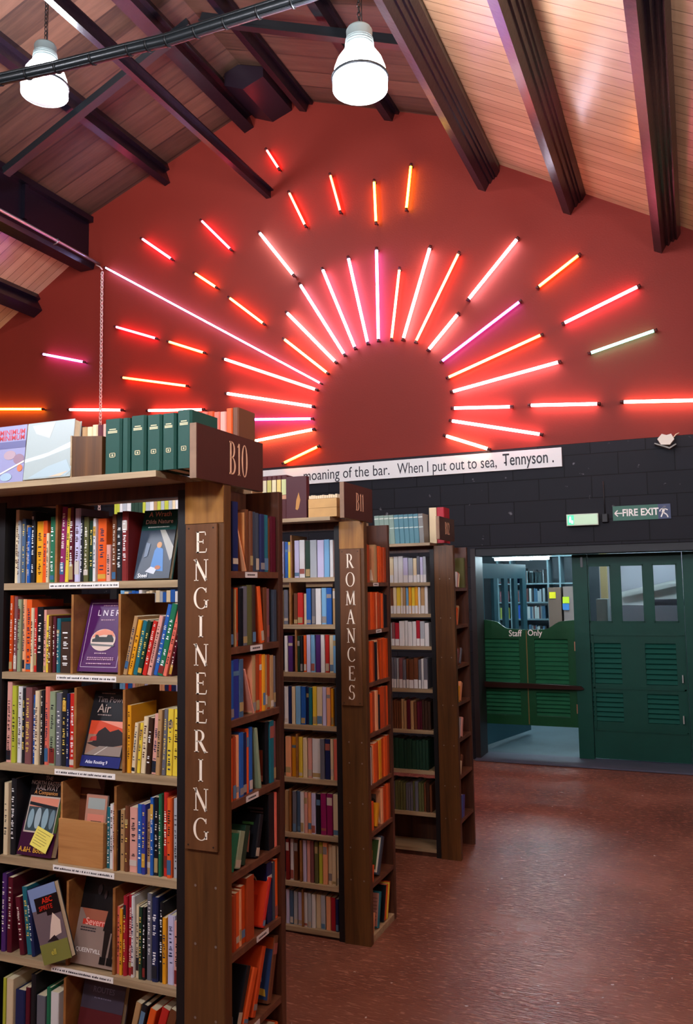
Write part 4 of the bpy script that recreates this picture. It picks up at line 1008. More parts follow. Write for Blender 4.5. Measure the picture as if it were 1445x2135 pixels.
# ---- nearest bookcase, front
G10 = 'books on the front shelves of the nearest bookcase'
yb = Y10 + .012
PL = ['top front shelf, nearest bookcase', 'second front shelf, nearest bookcase', 'third front shelf, nearest bookcase', 'fourth front shelf, nearest bookcase', 'fifth front shelf, nearest bookcase', 'sixth front shelf, nearest bookcase']
face_row('25 33 1063 cr,34 40 1086 gw,41 48 1082 sb,48 54 1095 tn,54 61 1100 bl,61 69 1067 bk,70 84 1087 am,85 94 1086 or,94 100 1112 cr,101 112 1078 gn,121 132 1057 mg 2,133 140 1060 ye 2,140 150 1058 mr,151 163 1060 lv,163 170 1076 bk,171 181 1078 ol,182 190 1086 dg,191 197 1081 wh,198 216 1081 or,218 227 1136 pk,229 238 1072 br,239 251 1068 bk,252 265 1066 dr',
         1213, yb, Z10[0], .262, PL[0], G10)
face_row('16 23 1242 do,23 30 1244 mv,31 38 1250 sg,39 46 1250 pe,47 58 1251 or,59 65 1268 cr,65 71 1268 rd,72 84 1266 bk,84 90 1272 pk,90 98 1283 ye,98 105 1284 br,106 112 1286 mr,112 120 1290 te,122 145 1297 db',
         1404, yb, Z10[1], .26, PL[1], G10)
face_row('255 263 1284 tn 13,264 273 1292 am 13,274 283 1294 te 13,284 293 1294 dg 13,294 303 1294 rd 14,304 313 1283 pk 14,314 325 1260 bl 14,326 338 1258 gn 14,339 347 1272 co 15,347 354 1300 mr 13',
         1405, yb, Z10[1], .26, PL[1], G10)
face_row('10 20 1420 pk,21 30 1430 li,31 40 1432 wh,40 48 1436 bk,49 62 1434 mv,62 68 1450 bl,69 78 1441 cr,78 85 1441 bk,85 95 1433 co,97 109 1443 sg,110 121 1446 gy,122 132 1440 bk,133 139 1447 nv,140 151 1447 rd',
         1600, yb, Z10[2], .26, PL[2], G10)
face_row('264 272 1471 am,272 280 1507 cr 5,281 288 1508 ye 5,289 299 1495 cr 4,300 310 1497 db 4,311 322 1489 pk 4,323 332 1480 tn 3,333 341 1479 gy 3,342 354 1479 ye 2,355 367 1480 ye 2,368 376 1452 bk',
         1620, yb, Z10[2], .26, PL[2], G10)
face_row('5 14 1632 cr,15 26 1625 bk', 1790, yb, Z10[3], .26, PL[3], G10)
face_row('217 224 1685 te,225 232 1678 wh,232 239 1680 pk,239 246 1690 bk,247 256 1690 tn,257 266 1682 br,266 283 1685 pk,284 293 1678 bl,294 302 1678 id,302 310 1690 tn,311 318 1664 bl,318 327 1664 bk,328 335 1658 gn,335 345 1655 rd,346 357 1665 or,358 367 1667 gw,368 375 1666 bk',
         1822, yb, Z10[3], .26, PL[3], G10)
face_row('0 9 1822 pu,12 22 1830 mr,40 50 1872 mr -8,51 62 1853 te -8,63 70 1860 nv -8', 1990, yb, Z10[4], .255, PL[4], G10)
face_row('240 246 1892 co,247 253 1896 am,254 262 1870 cm,263 270 1868 cm,271 278 1870 wh,279 287 1890 cr,288 295 1892 dg,296 302 1892 bk,303 313 1865 gy,314 327 1873 nv,328 336 1885 bk,337 345 1915 am,346 361 1912 lv,362 373 1922 pk',
         2050, yb, Z10[4], .255, PL[4], G10)
face_row('3 9 2040 li,10 24 2042 cr,26 46 2068 nv,48 57 2062 mr,58 68 2035 bk,70 88 2080 gy,90 99 2064 gn,101 118 2072 wh', 2135, yb, Z10[5], .24, PL[5], G10, detail=1)
face_row('250 262 2085 tn 14,264 276 2090 bk 14,278 292 2096 or 16,294 310 2096 rd 18,312 330 2098 br 18', 2135, yb, Z10[5], .24, PL[5], G10, detail=1)
# face-out books
K = '15151a'
cover_book('picture_book', 'teal-topped book face out showing a figure in blue, top front shelf of the nearest bookcase', 279, 352, 1207, yb + .02, Z10[0], .225, .02, 14, 0, '1a4c48',
   [('r', 0, .70, 1, 1, '165048'), ('r', 0, 0, 1, .70, '34404e'), ('p', [(.55, .7), (.95, .25), (1, .3), (1, .7)], 'a8a498'), ('p', [(.7, .7), (1, .45), (1, .7)], '23272c'), ('p', [(.42, .12), (.8, .10), (.72, .42), (.55, .46), (.48, .4)], '3c7ab8'), ('e', .60, .48, .07, .045, 'c88c50'),
    ('p', [(.30, .10), (.56, .06), (.62, .14), (.44, .17)], 'c8ccd0'), ('e', .64, .155, .08, .03, 'b06438'), ('p', [(.2, .3), (.3, .32), (.34, .5), (.22, .52)], '58687c'), ('t', 'A Wrath', .5, .93, .18, 'e8a890'), ('t', 'Dilda Nature', .5, .82, .15, 'f0e8e0'), ('lines', .2, .8, (.735,), 'd8e0d8'), ('t', 'Steel', .25, .04, .14, 'f0f0f0')])
cover_book('picture_book', 'purple railway book face out with an oval engine picture, second front shelf', 160, 246, 1402, yb + .01, Z10[1], .235, .022, 16, 0, '4a1250',
   [('r', .0, .0, 1, 1, '4c1254'), ('r', .06, .06, .94, .065, 'd8c8d8'), ('r', .06, .94, .94, .945, 'd8c8d8'), ('r', .06, .06, .068, .94, 'd8c8d8'), ('r', .932, .06, .94, .94, 'd8c8d8'), ('t', 'L N E R', .52, .80, .17, 'e0d0d8'), ('lines', .36, .7, (.9, .7), 'b08898'),
    ('e', .5, .43, .30, .15, 'd8c0b0'), ('p', [(.22, .46), (.3, .54), (.5, .58), (.7, .55), (.78, .47), (.7, .49), (.5, .5)], 'e08868'), ('p', [(.24, .40), (.76, .40), (.76, .44), (.7, .50), (.6, .50), (.58, .47), (.4, .47), (.36, .5), (.3, .5), (.3, .45), (.24, .44)], '282a28'), ('p', [(.2, .38), (.8, .36), (.78, .34), (.24, .35)], '6c6c68'),
    ('lines', .36, .64, (.24,), 'c8a8b8'), ('lines', .2, .85, (.18, .155), 'c098b0'), ('lines', .2, .8, (.10,), 'c8a0b8')])
cover_book('picture_book', 'dark book face out with a steam engine under a red sky, third front shelf', 166, 248, 1603, yb + .008, Z10[2], .235, .022, 18, 0, '141218',
   [('r', 0, 0, 1, 1, '131216'), ('r', 0, 0, 1, .14, '1c2468'), ('r', .06, .15, .97, .60, '94705c'), ('p', [(.06, .42), (.97, .42), (.97, .6), (.06, .6)], 'd04828'), ('p', [(.3, .6), (.97, .5), (.97, .6)], 'e89078'), ('p', [(.06, .3), (.2, .32), (.3, .46), (.45, .52), (.6, .46), (.8, .5), (.97, .44), (.97, .3), (.6, .25), (.3, .26)], '241c1c'), ('p', [(.06, .15), (.97, .15), (.97, .27), (.4, .27)], '8c7c70'), ('p', [(.3, .15), (.34, .15), (.62, .27), (.6, .27)], 'c8c0b4'), ('p', [(.12, .33), (.3, .34), (.28, .40), (.14, .38)], 'b83028'),
    ('t', 'Tim Power', .5, .88, .17, '8c7c78'), ('t', 'Air', .34, .76, .26, 'b8a090'), ('lines', .2, .55, (.67, .96), '9c8880'), ('t', 'Atlas Routing 9', .42, .06, .09, 'e0e0f0')])
cover_book('picture_book', 'maroon and black book face out with arches and a yellow note, fourth front shelf', 34, 106, 1795, yb + .0, Z10[3], .245, .026, 17, 0, '40102c',
   [('r', 0, 0, 1, 1, '3c0e30'), ('r', 0, .42, 1, 1, '100c0e'), ('p', [(.75, .3), (1, .3), (1, .8), (.9, .55)], '3c5020'), ('r', .05, .28, .92, .74, 'c0b0a0'), ('r', .08, .30, .9, .72, '3c4c50'), ('r', .08, .6, .9, .72, 'e08c70'), ('p', [(.08, .66), (.9, .62), (.9, .58), (.08, .62)], '20262a'),
    ('e', .2, .45, .08, .12, '8ca8b0'), ('e', .4, .46, .085, .13, 'a0b4b8'), ('e', .61, .46, .085, .13, '8ca8b0'), ('e', .81, .46, .07, .12, '708890'),
    ('t', 'THE', .5, .965, .12, 'b8a8a0'), ('t', 'NORTH EASTERN', .5, .90, .125, 'b8a8a0'), ('t', 'RAILWAY', .5, .84, .15, 'b8a8a0'), ('t', 'A Companion', .5, .78, .12, 'c88848'), ('t', 'A.&H. Book', .42, .07, .15, 'd8a038')])
p = aty(84, 1752, yb); n_ = MB(); n_.box(-.037, .037, -.0006, .0, -.030, .030)
o = n_.build('sticky_note', mat('e8d860', .6), loc=(p.x, yb + .006, p.z)); o.rotation_euler = (Matrix.Rotation(-math.radians(17), 3, 'X') @ Matrix.Rotation(math.radians(17), 3, 'Y')).to_euler(); tag(o, 'yellow sticky note with handwriting on the maroon book cover', 'note')
local(o); mb = MB()
for z in (.02, .012, .004, -.004, -.012, -.02): scribble_x = -.03; mb.box(-.03, random.uniform(.01, .03), -.0010, -.0007, z, z + .0012)
mb.build('handwriting', mat('7c6c30', .6), o)
cover_book('picture_book', 'dark red book face out behind the maroon one, fourth front shelf', 36, 70, 1790, yb + .055, Z10[3], .255, .02, 13, 0, '3a0c12', [('r', 0, 0, 1, 1, '36090f'), ('r', .05, .1, .95, .42, '2a1c20'), ('p', [(.05, .45), (.95, .45), (.8, .62), (.2, .66)], 'b06858'), ('t', 'CRU', .5, .78, .3, '5c4c50'), ('t', 'A', .75, .92, .25, '5c4c50')])
cover_book('picture_book', 'book leaning left, white bird on its cover, fifth front shelf, nearest bookcase', 93, 146, 2010, yb - .032, Z10[4], .225, .02, 2, -21, '1c2026',
   [('r', 0, 0, 1, 1, '6c5c60'), ('r', 0, .7, 1, 1, '7c90b8'), ('r', .5, .6, 1, .86, '141014'), ('r', .16, .66, .95, .86, '120e10'), ('r', 0, 0, 1, .26, '7c7c3c'), ('p', [(.4, .3), (.85, .34), (.9, .5), (.7, .62), (.55, .48)], 'e0c8b4'), ('p', [(.3, .28), (.7, .26), (.6, .34)], '241c20'), ('t', 'ABC', .62, .80, .20, 'd83018'), ('t', 'SPRITE', .52, .71, .17, 'c82818'), ('t', 'ell', .45, .13, .2, 'c8b848')], wfix=.112)
cover_book('picture_book', 'pale book face out with a standing dark figure, fifth front shelf of the nearest bookcase', 146, 236, 2010, yb + .004, Z10[4], .25, .024, 17, 0, '8c7a70',
   [('r', 0, 0, 1, 1, '8c766a'), ('r', 0, .62, 1, 1, '0e0c0e'), ('p', [(.05, .62), (.7, .62), (.75, .5), (.2, .5)], 'a05c44'), ('r', .12, .44, .68, .5, 'c83828'), ('t', 'Severn', .42, .475, .17, 'f0b0a0'), ('lines', .1, .45, (.40, .37), '3c3438'), ('t', 'QUEENTVILL', .36, .16, .10, 'e8e0d8'),
    ('p', [(.62, .4), (.95, .38), (1, .75), (.85, .9), (.7, .8)], '17100f'), ('p', [(.70, .10), (.78, .10), (.8, .42), (.66, .42)], '1c1210'), ('p', [(.84, .10), (.92, .10), (.96, .42), (.84, .42)], '1c1210'), ('r', .66, .04, .79, .12, '100c0c'), ('r', .82, .04, .95, .12, '100c0c'), ('e', .4, .85, .05, .06, '3c3438'), ('e', .55, .8, .03, .05, '3a2c2c')])
cover_book('picture_book', 'grey-maroon book face out on the lowest front shelf in view', 150, 238, 2135, yb + .01, Z10[5], .235, .024, 15, 0, '3c3440', [('r', 0, 0, 1, 1, '403844'), ('r', 0, .2, 1, .62, '581c20'), ('t', 'ROUTES', .5, .85, .14, '6c6474'), ('lines', .3, .7, (.75,), '6c6474')])
# wooden booklet box and its booklets
p0, p1 = aty(122, 1800, yb), aty(215, 1815, yb); za = Z10[3] + .0006
r_ = empty('booklet_box', (p0.x, yb, za), 'plain pale wooden box with booklets, fourth front shelf of the nearest bookcase', 'box')
M_ply = wood('pale_ply', '9a6434', 'b88048', 'c8935a', (2, 10, 30), rough=.5, knots=False)
MB().box(p0.x, p1.x, yb - .002, yb + .006, za, za + .135).build('front_panel', M_ply, r_)
MB().box(p0.x, p0.x + .007, yb + .0062, yb + .15, za, za + .245).build('side_panel', M_ply, r_); MB().box(p1.x - .007, p1.x, yb + .0062, yb + .15, za, za + .13).build('side_panel', M_ply, r_)
MB().box(p0.x + .0072, p1.x - .0072, yb + .0062, yb + .15, za, za + .006).build('bottom_panel', M_ply, r_)
cover_book('booklet', 'thin pink and white booklet standing in the wooden box', 168, 212, 1800, yb + .03, za + .006, .195, .006, 8, 0, 'b8a89c', [('r', 0, 0, 1, 1, 'c08870'), ('r', .1, .78, .9, .95, 'a8b0a8'), ('r', .12, .2, .9, .7, 'e08870'), ('r', .3, .1, .8, .6, '3c2c28')], group=None, cat='booklet')
cover_book('booklet', 'tall brown booklet with a fan pattern standing at the back of the wooden box', 146, 206, 1800, yb + .07, za + .006, .24, .008, 6, 0, '5c2c1c', [('r', 0, 0, 1, 1, '54281a'), ('r', .06, .1, .94, .7, '6c3820'), ('p', [(.1, .85), (.9, .85), (.75, .98), (.25, .98)], '8c7858'), ('lines', .2, .8, (.75,), 'a86838')], group=None, cat='booklet')
# neighbouring bay at the left edge
for k, (hx, lab) in enumerate((('4c1c60', 'purple book face out at the left edge, top front shelf'), ('40302c', 'brown book face out at the left edge, second front shelf'), ('2c3c58', 'blue book face out at the left edge, third front shelf'))):
    cover_book('picture_book', lab, -75, 1, (1225, 1405, 1600)[k], yb + .01, Z10[k], .2, .02, 12, 0, hx, [('r', .06, .06, .94, .94, hx), ('e', .5, .45, .3, .2, 'b8b0b0'), ('lines', .2, .8, (.8, .74), 'c8b8c8')], wfix=.13)
# ---- nearest bookcase, narrow end shelves
GE = 'books on the narrow end shelves of the nearest bookcase'
ya, ye = Y10 + .031, Y10 + .335; xf = -1.275
ER = ['sl:1:.9 nv:1.3:.98 -:2.2 br:.7:.9::arch br:.8:.88 sl:.9:.88 sl:.9:.87 nv:1.1:.86 te:1.2:.86 br:.6:.82 mr:1.3:.85',
      'nv:.9:.86 bk:.8:.88 tn:.4:.86 do:.8:.88 bk:1:.87 gy:1.2:.9 ol:1.4:.92 db:1:.92 -:1.6 or:.9:.9:-8 br:.9:.88 mv:.8:.86 bk:.9:.85 sl:1.1:.84',
      'bl:1.2:.92 id:1.3:.93 sb:.9:.92 -:2 tn:.8:.95::tri ru:.8:.96 or:.6:.95 am:.7:.94 tn:.7:.92 ru:.8:.92 tn:.7:.9 gy:.7:.88',
      'or:.8:.86 ru:.8:.87 pe:.7:.88 bl:.9:.9 nv:.8:.88 or:.6:.92 bl:.8:.93 -:1.2 sg:.5:.9:-8 -:1.3 bk:.8:.93::goth te:1:.93 mv:.7:.9',
      'gn:1.2:.62:18 sg:1:.6:18 dg:1:.64:18 -:1.6 bk:.8:.7:16:blob -:2 bk:1.2:.95::dark co:.6:.93',
      'or:.9:.78 ru:.9:.8 or:.8:.8 pe:.5:.82 do:1:.84 ru:1.8:.93 -:2 rd:.8:.72:20:orange -:1 nv:1.3:.93::arc sl:.6:.9 or:.7:.92',
      'sl:.8:.3 -:.5 bk:.8:.78:24 -:.6 or:1:.68:26 -:.6 do:.8:.86:22 -:2.0 br:.9:.88:16:paint -:1.4',
      'gn:1:.75 sg:1:.78 tn:1:.76 ru:1:.74 cr:1:.78 br:1:.76 te:1:.7 or:1:.75']
gaps = [.215, .2, .187, .208, .18, .195, .215, .19]
EN = ['topmost', 'second', 'third', 'fourth', 'fifth', 'sixth', 'seventh', 'lowest']
for k, s in enumerate(ER): end_row(s, ya, ye, xf, E10[k], gaps[k], f'{EN[k]} end shelf, ENGINEERING post', GE)
# the leaning peach sheets in front of gaps
for k, (yy, hx, h_, lab) in enumerate(((2.19, 'e8a070', .15, 'peach booklet leaning, topmost end shelf beside the ENGINEERING post'), (2.235, 'e89880', .15, 'salmon booklet leaning, third end shelf beside the ENGINEERING post'))):
    z = (E10[0], E10[2])[k]
    mb = MB(); mb.box(0, .005, 0, .1, 0, h_); o = mb.build('booklet', mat(hx, .5), loc=(xf - .002, yy + .01, z + .0006)); o.rotation_euler = (Matrix.Rotation(PI / 2, 3, 'Z') @ Matrix.Rotation(math.radians(-22), 3, 'Y')).to_euler(); tag(o, lab, 'booklet')
    o.location.y += .035
# ---- second bookcase, front
G11 = 'paperbacks on the front shelves of the second bookcase'
y1 = Y11 + .012
R11 = [(1196, '560 568 1130 sk,568 577 1128 wh,577 590 1130 lv,592 599 1130 bl,600 606 1130 ye,612 622 1127 lv,623 634 1126 wh,635 645 1128 dg,646 660 1126 gw,661 675 1126 lv,676 687 1125 sk,688 695 1126 wh,695 700 1127 pk'),
       (1300, '560 575 1230 gw,576 590 1232 cr,592 601 1230 gy,612 620 1237 br,620 631 1236 rd,632 638 1238 cr,638 648 1227 bl,649 657 1227 gy,658 669 1227 wh,670 680 1226 sk,681 692 1226 bl,693 699 1227 tn'),
       (1399, '593 599 1326 wh,600 610 1326 pu,619 625 1326 dg,626 631 1326 bk,632 638 1325 or,639 647 1324 lv,648 656 1324 sk,657 667 1324 pu,668 676 1324 wh,677 685 1324 rd,686 694 1325 cr,695 704 1325 sk'),
       (1506, '593 600 1432 wh,600 607 1431 nv,608 615 1432 cr,616 626 1431 sk,627 636 1432 bl,637 643 1433 nv,643 649 1434 te,650 659 1432 ye,660 671 1433 cr,672 680 1433 lv,681 689 1434 pe,690 695 1436 am,696 704 1434 sl'),
       (1617, '595 606 1536 pe,607 616 1537 am,622 630 1537 ye,631 639 1539 cr,640 649 1540 pk,650 667 1541 wh,668 676 1541 gy,677 688 1542 nv,689 695 1542 cr,696 705 1542 co'),
       (1731, '594 602 1644 tn,610 617 1650 gy,618 625 1650 sb,626 633 1652 wh,633 640 1653 pk,641 648 1654 pe,649 657 1655 lv,658 667 1657 bk,668 679 1655 mg,680 692 1655 mg,694 706 1657 cr'),
       (1832, '596 603 1750 dr,604 611 1750 wh,612 620 1752 br,631 638 1752 lv,639 646 1753 pk,647 654 1754 mv,656 663 1756 ol,664 672 1757 li,673 682 1758 pe,683 691 1762 cr,692 700 1764 cr,701 710 1766 cr'),
       (1943, '595 602 1856 lv,603 610 1858 sb,611 619 1860 gw,620 628 1862 lv,634 641 1862 wh,642 649 1864 gw,650 657 1866 wh,658 668 1867 cr,669 678 1868 gw,680 689 1871 pe,690 699 1873 cm,700 706 1876 nv,707 714 1877 sl')]
for k, (v, s) in enumerate(R11):
    face_row(s, v, y1, Z11[k], .2, f'{EN[k]} front shelf, ROMANCES bookcase' if k < 7 else 'lowest front shelf, ROMANCES bookcase', G11, detail=1, hardp=0)
for (pl_, g_), it_ in ROWS.items(): name_row(it_, pl_, g_)
# ---- second bookcase, end shelves
GE2 = 'books on the narrow end shelves of the second bookcase'
ya, ye = Y11 + .031, Y11 + .335; xf = -1.515
ER2 = ['do:1.2:.9 ru:.8:.88 -:1.6 tn:.8:.9::man ru:.8:.88 or:1:.88 do:1:.86 ru:1:.86',
       'do:1:.92 ru:.9:.92 or:1:.92 do:1:.9 pe:.5:.9 do:1:.92 ru:1:.9 or:.8:.88 bk:.8:.86 bk:.8:.84',
       'pe:.6:.88 do:1:.9 or:1:.9 ru:1:.88 bk:.6:.86 -:.5 pe:.9:.9:-6 -:.6 do:1:.9 or:1:.92 do:1:.9',
       'do:1:.88 or:1:.9 ru:1:.9 pe:.9:.92 -:.5 bk:.5:.8 do:1.6:.97 ru:1:.95 or:1:.94',
       'mr:.5:.86 wh:.4:.86 bk:.6:.86 pe:.5:.88 or:1:.9 do:1:.9 am:1:.92 do:1:.92 or:1.2:.93 ru:1:.94',
       'do:1:.7 or:1:.72 -:.8 am:.8:.6:16 -:1.2 pe:.8:.9::man do:1.2:.92 or:1:.93 ru:.8:.92',
       'or:1:.42:14 -:1.2 sl:.9:.9:24:frame -:3.6',
       'pe:.8:.5:18 -:1.6 te:.7:.82:14:sheet -:1.6 bk:.4:.84:14 or:.7:.84:14 ye:.4:.84:14 do:.6:.84:14 -:1.4']
gp = [.215, .205, .225, .215, .21, .19, .2, .2]
for k, s in enumerate(ER2): end_row(s, ya, ye, xf, E11[k] if k < 7 else .031, gp[k], f'{EN[k]} end shelf, ROMANCES post', GE2, detail=0)
# ---- third bookcase, end shelves and a stuff mass for its many small books
xf = -1.435; ya, ye = Y12 + .031, Y12 + .335
ER3 = ['-:1 wh:.7:.5:16 rd:.6:.5:18 cr:.6:.46:20 -:2.5 ol:.7:.96', '-:1 or:.7:.55:18 tn:.7:.6:20 -:5', '-:.8 mv:.7:.5:20 br:.7:.52:24 gy:.7:.5:26 -:4', '-:.6 am:.6:.5:16 pe:.9:.6:24 -:4', '-:.6 gw:.9:.62:14 pk:.8:.6:16 -:4', '-:.5 cr:.6:.42:20 br:.8:.55:26 -:4', '-:.4 bl:1:.7:10 id:.8:.66:12 -:4']
for k, s in enumerate(ER3): end_row(s, ya, ye, xf, E12[k], .21, f'{EN[k]} end shelf, farthest bookcase', 'books on the end shelves of the farthest bookcase', detail=0)
mb = MB(); keys = list(CD); ms = [mat(CD[k_][0], .45) for k_ in keys]; random.seed(3)
RW = [('wh gw lv wh cr rd wh gy', .17, .03), ('cr ye cr sk am ye wh tn br', .18, .022), ('wh gw cm mv cm mr', .16, .03), ('mv gy wh gw wh mv br gy', .19, .025), ('br br tn br db mr', .185, .02), ('dg dg dg dg dg', .19, .028), ('gy db ol gy br gy', .18, .018)]
for k, (cs, h_, wd) in enumerate(RW):
    x = -2.2
    while x < -1.61:
        c_ = random.choice(cs.split()); t = wd * random.uniform(.7, 1.3)
        if x + t > -1.605: break
        if k == 4 and x > -1.68: c_ = 'db'
        mb.k = keys.index(c_); h2 = min(h_ * random.uniform(.93, 1.03), (Z12[k - 1] - Z12[k] - .026) if k else 9); yy = Y12 + .012 + random.uniform(0, .01)
        mb.rbox(x, x + t - .002, yy, yy + .14, Z12[k] + .0006, Z12[k] + h2, .003)
        if k < 4 and c_ not in ('rd', 'wh'): mb.k = keys.index('wh'); mb.box(x + .001, x + t - .003, yy - .001, yy + .01, Z12[k] + .002, Z12[k] + h2 * .3)
        x += t
c = mb.build('shelved_books', ms, org=(-1.9, Y12, 0), loc=(-1.9, Y12, 0)); tag(c, 'rows of small books on the front shelves of the farthest bookcase', 'books', kind='stuff')
# fuller rows farther along the second bookcase and on its top
mb = MB()
for k, z in enumerate(Z11 + [2.054]):
    x = -3.0; xe_ = aty(558 if k < 2 else 590, R11[k][0], y1).x - .012 if k < 8 else -2.1
    while x < xe_ - .03:
        if abs(x - -2.34) < .062: x = -2.27
        mb.k = keys.index(random.choice('wh lv cr sk gw wh bl cr tn'.split() if k < 2 else ('cr gw dg wh li cr tn'.split() if k == 8 else 'wh cr pe pk sk bl nv tn lv rd am'.split()))); t = random.uniform(.018, .03)
        mb.box(x, x + t - .002, Y11 + .012 if z < 2 else Y11 - .05, Y11 + .15 if z < 2 else Y11 + .08, z + .0006, z + random.uniform(.17, .19)); x += t
c = mb.build('shelved_books', ms, org=(-2.5, Y11, 0), loc=(-2.5, Y11, 0)); tag(c, 'rows of pale books on the far left part of the ROMANCES bookcase', 'books', kind='stuff')
# ------------------------------------------------------------------ things on the case tops
TZ10 = 2.044; yt = 1.955
g = 'dark green volumes on top of the nearest bookcase'
gv = [(217, 252, 874), (253, 269, 872), (271, 303, 867), (305, 336, 865), (337, 366, 862), (368, 399, 855)]
for i, (u0, u1, tp) in enumerate(gv):
    x0, x1_ = aty(u0, 980, yt).x, aty(u1, 980, yt).x; h_ = aty((u0 + u1) / 2, tp, yt).z - TZ10; t = x1_ - x0 - .001
    mb = MB(); mb.prism([(0, .006), (.006, 0), (t - .006, 0), (t, .006), (t, .14), (t - .003, .14), (t - .003, .009), (.003, .009), (.003, .14), (0, .14)], 0, h_, 'z')
    o = mb.build('hardback_volume', mat('0f4438', .5, var=.1, vscale=30), loc=(x0, yt, TZ10 + .0006)); local(o)
    tag(o, ['stout dark green volume, leftmost of the set on top of the nearest bookcase', 'narrow dark green volume, second from the left on top of the nearest bookcase', 'dark green volume, third from the left on top of the nearest bookcase', 'dark green volume, fourth from the left on top of the nearest bookcase', 'dark green volume, second from the right on top of the nearest bookcase', 'tallest dark green volume, against the number board on the nearest bookcase'][i], 'book', g)
    MB().box(.0035, t - .0035, .0095, .137, .003, h_ - .003).build('pages', M_pages, o)
    if i != 1:
        mb = MB()
        for zz in (.80, .765, .74): mb.box(t * (.3 if zz > .78 else .22), t * (.7 if zz > .78 else .78), -.0008, -.0002, h_ * zz, h_ * (zz + .018))
        for (a_, b_, c_, d_) in ((.32, .30, .68, .312), (.32, .37, .68, .382), (.32, .30, .37, .382), (.63, .30, .68, .382), (.45, .325, .55, .355)): mb.box(t * a_, t * c_, -.0008, -.0002, h_ * b_, h_ * d_)
        mb.build('gilt_lettering', mat('d8cca0', .4), o)
# books behind them, facing the other way
YBK = 2.33
for (u0, u1, vt, cs, lab) in ((158, 224, 884, 'db tn cr cr mr pk', 'behind nearest bookcase top bookend'), (420, 498, 852, 'co do co pk or br', 'behind nearest number board')):
    x0, x1_, hh = aty(u0, 1000, YBK).x, aty(u1, 1000, YBK).x, aty((u0 + u1) / 2, vt, YBK).z - TZ10
    x = x0; it = []
    for i, c_ in enumerate(cs.split()):
        t = (x1_ - x0) / len(cs.split()) - .001
        o = book(c_, t, hh * random.uniform(.95, 1.0), .11, (x, YBK, TZ10 + .0006), 0, 0, True, 0); x += t + .001
        o['label'] = 'x'; it.append((o, CD[c_][1], 'hardback', 'upright'))
    name_row(it, lab, 'books along the back of the nearest bookcase top')
b0, b1 = aty(150, 1000, yt), aty(212, 990, yt)
mb = MB(); zt0 = aty(150, 910, yt).z; mb.prism([(b0.x, TZ10 + .0006), (b1.x, TZ10 + .0006), (b1.x, zt0 - .008), (b0.x, zt0)], yt, yt + .12)
o = mb.build('wooden_bookend', M_post, org=(b0.x, yt, TZ10), loc=(b0.x, yt, TZ10)); tag(o, 'brown wooden block left of the dark green volumes on the nearest bookcase', 'bookend')
MB().box(b0.x - .006, b0.x - .0005, yt - .002, yt + .12, TZ10 + .0006, zt0 + .002).build('pale_edge', M_shelf, o)
cover_book('wrapped_book', 'book in crumpled clear white wrapping on top of the nearest bookcase', 48, 146, 1000, yt - .005, TZ10, .18, .03, 6, 0, 'a8b0ac', [('r', 0, 0, 1, 1, '9ca8a4'), ('p', [(.0, .3), (.4, .36), (.95, .5), (1, .62), (.5, .45), (0, .36)], 'c4d0cc'), ('p', [(.1, .95), (.6, .99), (.5, .7), (.2, .8)], 'b0b4ac'), ('p', [(.1, .02), (.5, .2), (.9, .3), (1, .1), (.9, .02)], 'a0b4b8'), ('p', [(.55, .02), (.95, .1), (.8, .02)], 'd8b898')], group=None)
cover_book('picture_book', 'pale illustrated book with red lettering, left end of the nearest bookcase top', -30, 47, 1003, yt + .01, TZ10, .185, .012, 5, 0, '8c8ca8', [('r', 0, 0, 1, 1, '8c8cb0'), ('t', 'MINIMUM', .62, .88, .16, 'c02838'), ('t', 'MINIMUM', .62, .78, .16, 'c02838'), ('r', 0, .60, 1, .72, '5c5c88'), ('e', .6, .48, .16, .08, 'a89098'), ('e', .85, .4, .14, .09, '8c7080'), ('p', [(.3, .12), (1, .34), (1, .37), (.3, .15)], 'e0d8d0'), ('e', .9, .24, .07, .06, 'c87048'), ('e', .55, .1, .15, .07, '98b0c0')], group=None)
# second bookcase top
TZ11 = 2.054; yt = 3.73
x0 = aty(545, 1055, yt).x; xs = [aty(u, 1055, yt).x for u in (547, 557, 567, 577, 587, 598)]
for i in range(5):
    t = xs[i + 1] - xs[i] - .001; h_ = aty(572, 992, yt).z - TZ11
    mb = MB(); mb.prism([(0, .004), (.005, 0), (t - .005, 0), (t, .004), (t, .13), (t - .002, .13), (t - .002, .007), (.002, .007), (.002, .13), (0, .13)], 0, h_, 'z')
    o = mb.build('hardback_volume', mat('4a1216', .5), loc=(xs[i], yt, TZ11 + .0006)); local(o)
    tag(o, ['first', 'second', 'third', 'fourth', 'fifth'][i] + ' from the left of the old maroon volumes, second bookcase top', 'book', 'old maroon volumes on top of the second bookcase')
    MB().box(.0024, t - .0024, .0075, .127, .003, h_ - .003).build('pages', M_pages, o)
    MB().box(.002, t - .002, -.001, .003, h_ * .55, h_ * .9).build('title_label', mat(['c8bc98', 'b8b060', 'd8cca0', 'd8c070', 'c8cc90'][i], .5), o)
    MB().box(.002, t - .002, -.001, .003, h_ * .45, h_ * .54).build('spine_band', mat('c8906c', .5), o)
xa_, xb_ = aty(599, 1060, yt).x, aty(641, 1065, yt).x
o = MB().box(0, xb_ - xa_, 0, .035, 0, aty(620, 994, yt).z - TZ11).build('hardback_volume', mat('46121a', .45), loc=(xa_, yt - .01, TZ11 + .0006)); local(o); tag(o, 'maroon book face out with a small gold leaf on the second bookcase', 'book')
mb = MB(); W2 = xb_ - xa_; mb.prism([(W2 * .55, .04), (W2 * .62, .05), (W2 * .7, .09), (W2 * .62, .13), (W2 * .5, .09), (W2 * .46, .045)], -.0008, -.0001); mb.build('gold_leaf', mat('b8803c', .4), o)
